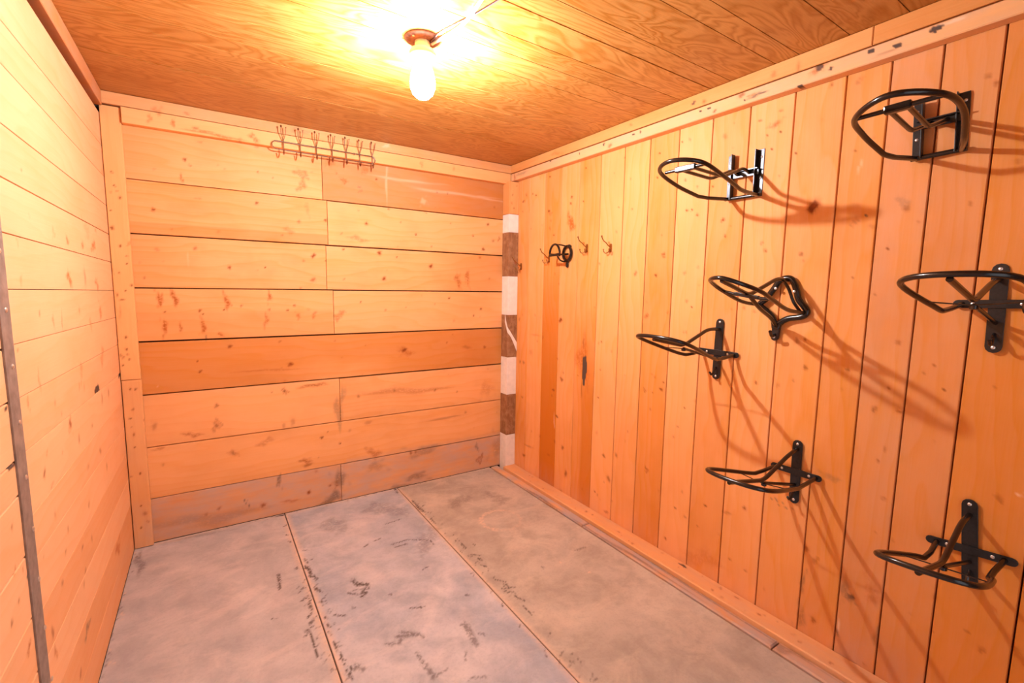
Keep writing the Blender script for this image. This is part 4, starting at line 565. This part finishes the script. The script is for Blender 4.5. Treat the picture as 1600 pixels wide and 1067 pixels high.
def rack_a(S,pose,label):
    f=poser(pose);org=f(-.004,0,0);o=empty('saddle_rack',org);set_props(o,label,'saddle rack',)
    R=.0068
    mb=MB();bar(f,slab((0,S['pbot']),(0,S['ptop']),.0165),0.0,.004,mb);mb.build('wall_plate',M_BLACKM,o,False,org,bevel=.0008)
    mb=MB();bar(f,slab((-S['b'],S['hb']),(S['b'],S['hb']),.011),.0042,.008,mb);mb.build('cross_bar',M_BLACKM,o,False,org,bevel=.0008)
    L=[(0.004,S['a0'],S['hb']),(S['o1'],S['s1'],S['h1'])]
    arc=catmull([(S['o1'],S['s1'],S['h1']),(S['o2'],S['s2'],S['h2']),(S['o3'],S['s3'],S['h3']),(S['o4'],0,S['h4']),(S['o3'],-S['s3'],S['h3']),(S['o2'],-S['s2'],S['h2']),(S['o1'],-S['s1'],S['h1'])],9)
    pts=[np.array(L[0]),.35*np.array(L[0])+.65*np.array(L[1])]+[np.array(a) for a in arc[2:-2]]+[np.array([.35*.004+.65*S['o1'],-.35*S['a0']-.65*S['s1'],.35*S['hb']+.65*S['h1']]),np.array((.004,-S['a0'],S['hb']))]
    mb=MB();mb.tube([f(*p) for p in pts],R,12);mb.build('saddle_loop',M_BLACK,o,True,org)
    T=fillet([(0.003,0,S['ht0']),(S['ot1'],0,S['ht1']),(S['ot2'],0,S['ht2']),(S['o4']-.004,0,S['h4']-.010)],.03,7)
    mb=MB();mb.tube([f(*p) for p in T],R,12);mb.build('center_tube',M_BLACK,o,True,org)
    mb=MB();mb.tube([f(.003,0,S['hbr']),f(S['ot2']-.004,0,S['ht2']-.010)],R*.8,10);mb.build('brace_rod',M_BLACK,o,True,org)
    mb=MB();c=f(S['ot2']-.004,0,S['ht2']-.012);mb.lathe(c-np.array([0,0,.008]),[(.005,0),(.0085,.002),(.0085,.010),(.005,.013)],n=12);mb.build('joint_boss',M_BLACK,o,True,org)
    oc=S['ot2']+.004;hz=S['h2']+(S['h3']-S['h2'])*(oc-S['o2'])/(S['o3']-S['o2']);sc=.096
    mb=MB();mb.tube([f(oc,sc*.95,hz),f(oc,0,S['ht2']-.010),f(oc,-sc*.95,hz)],.0017,6);mb.build('tie_wire',M_BLACK,o,True,org)
    hb=S['pbot']+.045
    H_=catmull([(.003,0,hb+.004),(.018,0,hb-.006),(.026,0,hb-.020),(.036,0,hb-.022),(.046,0,hb-.012)],5)
    mb=MB();mb.tube([f(*p) for p in H_],.0042,8);mb.build('bridle_hook',M_BLACK,o,True,org)
    for (s,h,oo) in ((0,S['ptop']-.014,.004),(0,S['pbot']+.014,.004),(.045,S['hb'],.008),(-.045,S['hb'],.008)): screw(f,oo,s,h,o,org)
    return o
RA={
'r6':({'ptop':.1233,'pbot':-.1233,'hb':-.0165,'b':.0917,'a0':.0675,'o1':.1202,'s1':.0582,'h1':-.0275,'o2':.1715,'s2':.0766,'h2':-.0084,'o3':.3589,'s3':.0893,'h3':.0519,'o4':.3974,'h4':.0637,'ht0':.0796,'ot1':.0769,'ht1':.0786,'ot2':.2262,'ht2':.0209,'hbr':-.0501},[-2.3182,.5426,-.0066,-.0886,-.0132],'black saddle rack lowest at the right edge, its loop seen from above'),
'r5':({'ptop':.1145,'pbot':-.1145,'hb':.0012,'b':.0849,'a0':.0669,'o1':.1217,'s1':.0714,'h1':-.0044,'o2':.1677,'s2':.0782,'h2':.004,'o3':.3654,'s3':.098,'h3':.0506,'o4':.408,'h4':.0586,'ht0':.0832,'ot1':.0643,'ht1':.0703,'ot2':.2101,'ht2':.0141,'hbr':-.046},[-1.8656,.5872,.0059,-.0133,.0012],'black saddle rack low on the plank wall, directly above small pencilled writing'),
'r4':({'ptop':.1226,'pbot':-.1226,'hb':-.0136,'b':.0906,'a0':.0721,'o1':.0992,'s1':.0629,'h1':-.0277,'o2':.1711,'s2':.0803,'h2':-.0108,'o3':.3621,'s3':.099,'h3':.0515,'o4':.4013,'h4':.0655,'ht0':.0814,'ot1':.0787,'ht1':.0823,'ot2':.2277,'ht2':.0241,'hbr':-.0398},[-1.5377,.9828,-.0149,.0096,.0098],'black saddle rack furthest left of those with a cross-shaped flat wall plate'),
'rR':({'ptop':.115,'pbot':-.115,'hb':.0112,'b':.0852,'a0':.0659,'o1':.1182,'s1':.0735,'h1':-.0107,'o2':.171,'s2':.0767,'h2':-.0031,'o3':.3559,'s3':.0984,'h3':.0506,'o4':.412,'h4':.062,'ht0':.0752,'ot1':.0665,'ht1':.0636,'ot2':.2154,'ht2':.0124,'hbr':-.0373},[-2.3103,1.1799,-.0088,-.0314,.0336],'black saddle rack at mid-height cut off by the right edge of the photo')}
for k in ('r6','r5','r4','rR'): rack_a(*RA[k])
def rack_b(S,pose,label,metal):
    f=poser(pose);org=f(-.004,0,0);o=empty('saddle_rack',org);set_props(o,label,'saddle rack')
    R=.0068;b,ht=S['b'],S['ht']
    for sg in (1,-1):
        mb=MB()
        # angle iron: flange flat on the wall, web standing out
        ys0,ys1=(sg*b-.012,sg*b+.012)
        bar(f,[(ys0,-ht),(ys1,-ht),(ys1,ht),(ys0,ht)],0,.003,mb)
        e=ys0 if sg>0 else ys1
        e2=e+(.003 if sg>0 else -.003)
        P=[(min(e,e2),-ht),(max(e,e2),-ht),(max(e,e2),ht),(min(e,e2),ht)];bar(f,P,.003,.024,mb)
        ir=mb.build('angle_iron',metal,o,False,org,bevel=.0006)
        for hh in (.055,-.02): screw(f,.003,sg*(b+.003),hh,o,org,r=.004)
    mb=MB();mb.obox(f(.012,0,S['hc']),(f(.012,b,S['hc'])-f(.012,0,S['hc'])),(f(.012,0,S['hc']+.011)-f(.012,0,S['hc'])),(f(.014,0,S['hc'])-f(.012,0,S['hc'])))
    mb.obox(f(.018,0,S['hc']+.010),(f(.012,b,S['hc'])-f(.012,0,S['hc'])),(f(.012,0,S['hc']+.0015)-f(.012,0,S['hc'])),(f(.020,0,S['hc'])-f(.012,0,S['hc'])));mb.build('channel_bar',metal,o,False,org)
    mb=MB();mb.tube([f(.012,b+.012,-ht+.004),f(.012,-b-.012,-ht+.004)],.0068,10);mb.build('lower_bar',M_BLACK,o,True,org)
    L0=(.010,b,-ht+.004);L1=(S['o1'],S['s1'],S['h1'])
    arc=catmull([L1,(S['o2'],S['s2'],S['h2']),(S['o3'],S['s3'],S['h3']),(S['o4'],0,S['h4']),(S['o3'],-S['s3'],S['h3']),(S['o2'],-S['s2'],S['h2']),(S['o1'],-S['s1'],S['h1'])],9)
    mid=np.array(L0)*.25+np.array(L1)*.75;mid2=mid*np.array([1,-1,1])
    pts=[np.array(L0),mid]+[np.array(a) for a in arc[1:-1]]+[mid2,np.array((.010,-b,-ht+.004))]
    mb=MB();mb.tube([f(*p) for p in pts],R,12);mb.build('saddle_loop',M_BLACK,o,True,org)
    oc,hc,sc,sl=S['oc'],S['hcr'],S['sc'],S['sl']
    mb=MB();mb.tube([f(oc,sc,hc),f(oc,-sc,hc)],R*.8,10);mb.build('cross_rod',M_BLACK,o,True,org)
    mb=MB();c=f(oc,0,hc);mb.obox(c,f(oc,sl,hc)-c,(f(oc+.009,0,hc)-c),(f(oc,0,hc+.009)-c));mb.build('sleeve_plate',metal if metal is M_CHROME else M_BLACK,o,False,org,bevel=.003)
    for sg in (1,-1):
        P=fillet([(oc,sg*S['sv'],hc),(S['ov'],sg*S['sv'],S['hv'])]+([(.055,sg*S['sv'],S['hc']+.010)] if metal is M_CHROME else [])+[(.014,sg*S['sv'],S['hc'])],.025,7)
        mb=MB();mb.tube([f(*p) for p in P],R*.85,10);mb.build('bent_rod',M_BLACK,o,True,org)
rack_b({'b': 0.0549, 'ht': 0.0828, 'hc': 0.005, 'o1': 0.1612, 's1': 0.0771, 'h1': -0.0868, 'o2': 0.2944, 's2': 0.087, 'h2': -0.0603, 'o3': 0.4113, 's3': 0.0752, 'h3': -0.0306, 'o4': 0.458, 'h4': -0.0204, 'oc': 0.3769, 'sc': 0.0769, 'hcr': -0.0305, 'sl': 0.0371, 'sv': 0.0218, 'ov': 0.1899, 'hv': -0.0338},[-1.6003, 1.6426, -0.0592, -0.004, -0.0072],'black saddle rack on two shiny angle irons, throwing a shadow past a big dark knot',M_CHROME)
rack_b({'b': 0.0458, 'ht': 0.0767, 'hc': 0.0139, 'o1': 0.1632, 's1': 0.0755, 'h1': -0.0842, 'o2': 0.2909, 's2': 0.0923, 'h2': -0.0469, 'o3': 0.3989, 's3': 0.0774, 'h3': -0.0321, 'o4': 0.458, 'h4': -0.0219, 'oc': 0.3907, 'sc': 0.0803, 'hcr': -0.0325, 'sl': 0.0249, 'sv': 0.0163, 'ov': 0.2054, 'hv': -0.0427},[-2.1539, 1.6673, -0.0774, -0.0471, -0.0196],'black saddle rack highest at the right, just under the rail, on dark angle irons',M_BLACKM)
def rack_c():
    ro=.145;y0,z0=-1.774,1.155;f0=poser([y0,z0,-.06,ro,0]);f=lambda o_,s_,h_:f0(o_*(1.085 if o_>.013 else 1),s_,h_);org=f(-.004,0,0);o=empty('saddle_rack',org)
    set_props(o,'black saddle rack with a thick curved shield-shaped tube frame in mid-wall','saddle rack')
    def loc(y,z): dy,dz=y-y0,z-z0;return (dy*math.cos(ro)+dz*math.sin(ro),-dy*math.sin(ro)+dz*math.cos(ro))
    R=.0066
    # frame, (y,z) on the wall
    P=[(-1.7581,1.085),(-1.752,1.115),(-1.735,1.137),(-1.703,1.162),(-1.702,1.172),(-1.722,1.19),(-1.745,1.225),(-1.762,1.252),(-1.785,1.262),(-1.804,1.255),(-1.818,1.225),(-1.828,1.19),(-1.848,1.165),(-1.858,1.148),(-1.845,1.132),(-1.80,1.122),(-1.775,1.105),(-1.766,1.085)]
    C=catmull([(.011,)+loc(*p) for p in P],5)
    mb=MB();mb.tube([f(*p) for p in C],.0105,12);mb.build('wall_frame',M_BLACK,o,True,org)
    mb=MB();bar(f,slab(loc(-1.7575,1.040),loc(-1.763,1.10),.0135),.0,.012,mb);mb.build('stem',M_BLACKM,o,False,org,bevel=.003)
    zc=.0
    arc=catmull([(.012,.076,.0),(.13,.077,.013),(.25,.079,.048),(.315,.076,.070),(.375,.052,.087),(.405,0,.098),(.375,-.052,.087),(.315,-.076,.070),(.25,-.079,.048),(.13,-.077,.013),(.012,-.076,.0)],7)
    mb=MB();mb.tube([f(*p) for p in arc],R,12);mb.build('saddle_loop',M_BLACK,o,True,org)
    T=fillet([(.012,0,.100),(.080,0,.106),(.235,0,.048),(.400,0,.090)],.03,7);mb=MB();mb.tube([f(*p) for p in T],R,12);mb.build('center_tube',M_BLACK,o,True,org)
    T=catmull([(.230,0,.044),(.15,0,.002),(.07,0,-.030),(.018,0,-.060)],6);mb=MB();mb.tube([f(*p) for p in T],R,10);mb.build('brace_tube',M_BLACK,o,True,org)
    mb=MB();mb.tube([f(.25,.079,.048),f(.25,.045,.045)]+[f(.25,-.045,.045),f(.25,-.079,.048)],.0052,10);mb.build('cross_rod',M_BLACK,o,True,org)
    mb=MB();c=f(.25,0,.046);mb.obox(c,f(.25,.040,.046)-c,f(.256,0,.046)-c,f(.25,0,.052)-c);mb.build('flat_sleeve',M_BLACKM,o,False,org,bevel=.002)
    T=catmull([(.05,-.0,.105),(.055,-.03,.075),(.05,-.052,.035),(.02,-.066,.004)],6);mb=MB();mb.tube([f(*p) for p in T],.0052,10);mb.build('side_rod',M_BLACK,o,True,org)
    H_=catmull([(.010,0,-.094),(.03,.0,-.098),(.042,0,-.088),(.050,0,-.080)],5);mb=MB();mb.tube([f(*p) for p in H_],.0055,10);mb.build('bridle_hook',M_BLACK,o,True,org)
    for y,z,d in ((-1.7555,1.226,.0215),(-1.8165,1.216,.0215),(-1.7575,1.054,.012)):
        s,h=loc(y,z);screw(f,d,s,h,o,org,r=.005)
rack_c()
# ================================================================ bridle bracket and small hooks
def bracket():
    y0,z0=-.588,1.41;f=poser([y0,z0,0,0,0]);org=f(-.004,0,0);o=empty('bridle_bracket',org);set_props(o,'small black bridle bracket with an arched front among the brass hooks','bracket')
    ring=[(.008,.034*math.sin(a),.040*math.cos(a)) for a in np.linspace(0,2*math.pi,24,endpoint=False)]
    mb=MB();mb.tube([f(*p) for p in ring],.0078,8,closed=True);mb.build('wall_ring',M_BLACK,o,True,org)
    mb=MB();bar(f,slab((.002,-.078),(.002,-.030),.008),0,.008,mb);mb.build('wall_tab',M_BLACKM,o,False,org,bevel=.001);mb=MB();bar(f,slab((-.026,.034),(-.006,.046),.007),0,.008,mb);mb.build('wall_tab',M_BLACKM,o,False,org,bevel=.001)
    arch=[(.096,.044*math.cos(a),-.008+.052*math.sin(a)) for a in np.linspace(0,math.pi,16)]
    mb=MB();mb.tube([f(*p) for p in [(.096,-.044,-.016)]+arch+[(.096,.044,-.016)]],.0062,8);mb.build('front_arch',M_BLACK,o,True,org);mb=MB()
    mb.obox(f(.096,0,-.014),f(.096,.047,-.014)-f(.096,0,-.014),f(.099,0,-.014)-f(.096,0,-.014),f(.096,0,-.008)-f(.096,0,-.014));mb.build('front_bar',M_BLACK,o,False,org)
    mb=MB()
    mb.tube([f(.096,0,.044),f(.05,0,.044),f(.008,0,.038)],.0042,8);mb.build('strut',M_BLACK,o,True,org);mb=MB();mb.tube([f(.096,-.01,-.013),f(.008,-.01,-.004)],.0052,8);mb.build('strut',M_BLACK,o,True,org)
    mb=MB();mb.tube([f(*p) for p in catmull([(.010,0,-.040),(.03,0,-.046),(.055,0,-.040),(.072,0,-.024),(.076,0,-.018)],5)],.0045,8);mb.build('lower_hook',M_BLACK,o,True,org)
    screw(f,.008,-.016,.040,o,org,r=.003)
bracket()
def make_hook():
    o=empty('coat_hook',(W,0,0));f=poser([0,0,0,0,0]);org=(W,0,0)
    mb=MB();bar(f,slab((0,-.022),(0,.022),.0075),-.004,.001,mb);mb.build('hook_plate',M_BRASS,o,False,org,bevel=.0006)
    P=catmull([(.0,0,.008),(.014,0,.010),(.032,0,.024),(.050,0,.034),(.062,0,.052)],5);mb=MB();mb.tube([f(*p) for p in P],.0026,8)
    mb.lathe(f(.062,0,.050),[(.0,0),(.0042,.001),(.0050,.004),(.0035,.007),(0,.008)],n=10);mb.build('upper_prong',M_BRASS,o,True,org)
    for s in (1,-1):
        P=catmull([(.0,0,-.006),(.010,s*.004,-.020),(.020,s*.014,-.026),(.028,s*.018,-.018),(.030,s*.019,-.010)],5);mb=MB();mb.tube([f(*p) for p in P],.0023,8)
        mb.lathe(f(.030,s*.019,-.011),[(.0,0),(.0036,.001),(.0040,.003),(.0025,.006),(0,.0065)],n=8);mb.build('lower_prong',M_BRASS,o,True,org)
    for h in (.016,-.014):
        mb=MB();mb.lathe(f(.001,0,h),[(.0028,0),(.002,.001),(0,.0014)],(-1,0,0),8);mb.build('screw',M_BRASS,o,True,org)
    return o
def copy_thing(o):
    r=o.copy();SC.collection.objects.link(r)
    for ch in list(o.children):
        c=ch.copy();SC.collection.objects.link(c);c.parent=r
    return r
hk=make_hook()
hl=[(-.118,1.352,'brass coat hook closest to the banded corner post'),(-.410,1.388,'brass coat hook just left of the small black bridle bracket'),(-.738,1.430,'brass coat hook just right of the small black bridle bracket'),(-.915,1.420,'brass coat hook furthest from the corner, nearest the saddle racks')]
first=True
for y,z,l in hl:
    h_=hk if first else copy_thing(hk);first=False
    h_.location=(W*K,y*K,z*K);set_props(h_,l,'hook','small brass hooks on the plank wall')
# ---- wire coat rack on the back header rail
def coat_rack():
    yb=-.040;org=(.88,yb,1.88);o=empty('coat_rack',org);set_props(o,'shiny wire coat rack with seven hooks on the pale rail under the ceiling','coat rack')
    x0,x1,zt,zb_=.632,1.128,1.900,1.862
    P=[]
    for k in range(13): a=math.pi/2+math.pi*k/12;P.append((x0+.02+.020*math.cos(a),yb-.012,(zt+zb_)/2+.019*math.sin(a)))
    for k in range(13): a=-math.pi/2+math.pi*k/12;P.append((x1-.02+.020*math.cos(a),yb-.012,(zt+zb_)/2+.019*math.sin(a)))
    mb=MB();mb.tube(P,.0026,8,closed=True);mb.build('wire_frame',M_WIRE,o,True,org)
    for xx in (.75,1.02):
        mb=MB();mb.lathe((xx,yb,(zt+.001)),[(.007,0),(.007,.002),(.004,.0095),(.0,.012)],(0,-1,0),12);mb.build('mounting_boss',M_WIRE,o,True,org)
    xs_=[.682,.757,.832,.907,.977,1.046,1.112]
    for i,x in enumerate(xs_):
        h=MB();y=yb-.015;h.tube([(x,y,1.852),(x,y-.001,1.905)],.0026,8)
        L=[(x,y-.001,1.904),(x,y-.004,1.916)]
        h.tube(catmull([L[0],(x-.006,y-.004,1.920),(x-.011,y-.016,1.940),(x-.011,y-.026,1.962)],5),.0019,8)
        h.tube(catmull([L[0],(x+.005,y-.004,1.920),(x+.009,y-.014,1.940),(x+.010,y-.022,1.960)],5),.0019,8)
        h.lathe((x+.010,y-.022,1.958),[(0,0),(.003,.001),(.003,.004),(0,.006)],n=8)
        hook=h.build('wire_hook',M_WIRE,o,True,org)
        b=MB();b.lathe((x-.011,y-.026,1.957),[(0,0),(.0038,.0015),(.0042,.0065),(.003,.0105),(0,.011)],n=8)
        c=b.build('copper_tip',M_COPPER,hook,True,org);b=MB();b.tube(catmull([(x,y,1.856),(x-.001,y-.006,1.842),(x-.002,y-.020,1.836),(x-.003,y-.032,1.842),(x-.003,y-.036,1.850)],5),.0024,8)
        b.lathe((x-.003,y-.036,1.849),[(0,0),(.0038,.0012),(.0038,.005),(0,.0065)],n=8)
        c=b.build('lower_prong',M_COPPER,hook,True,org)
coat_rack()
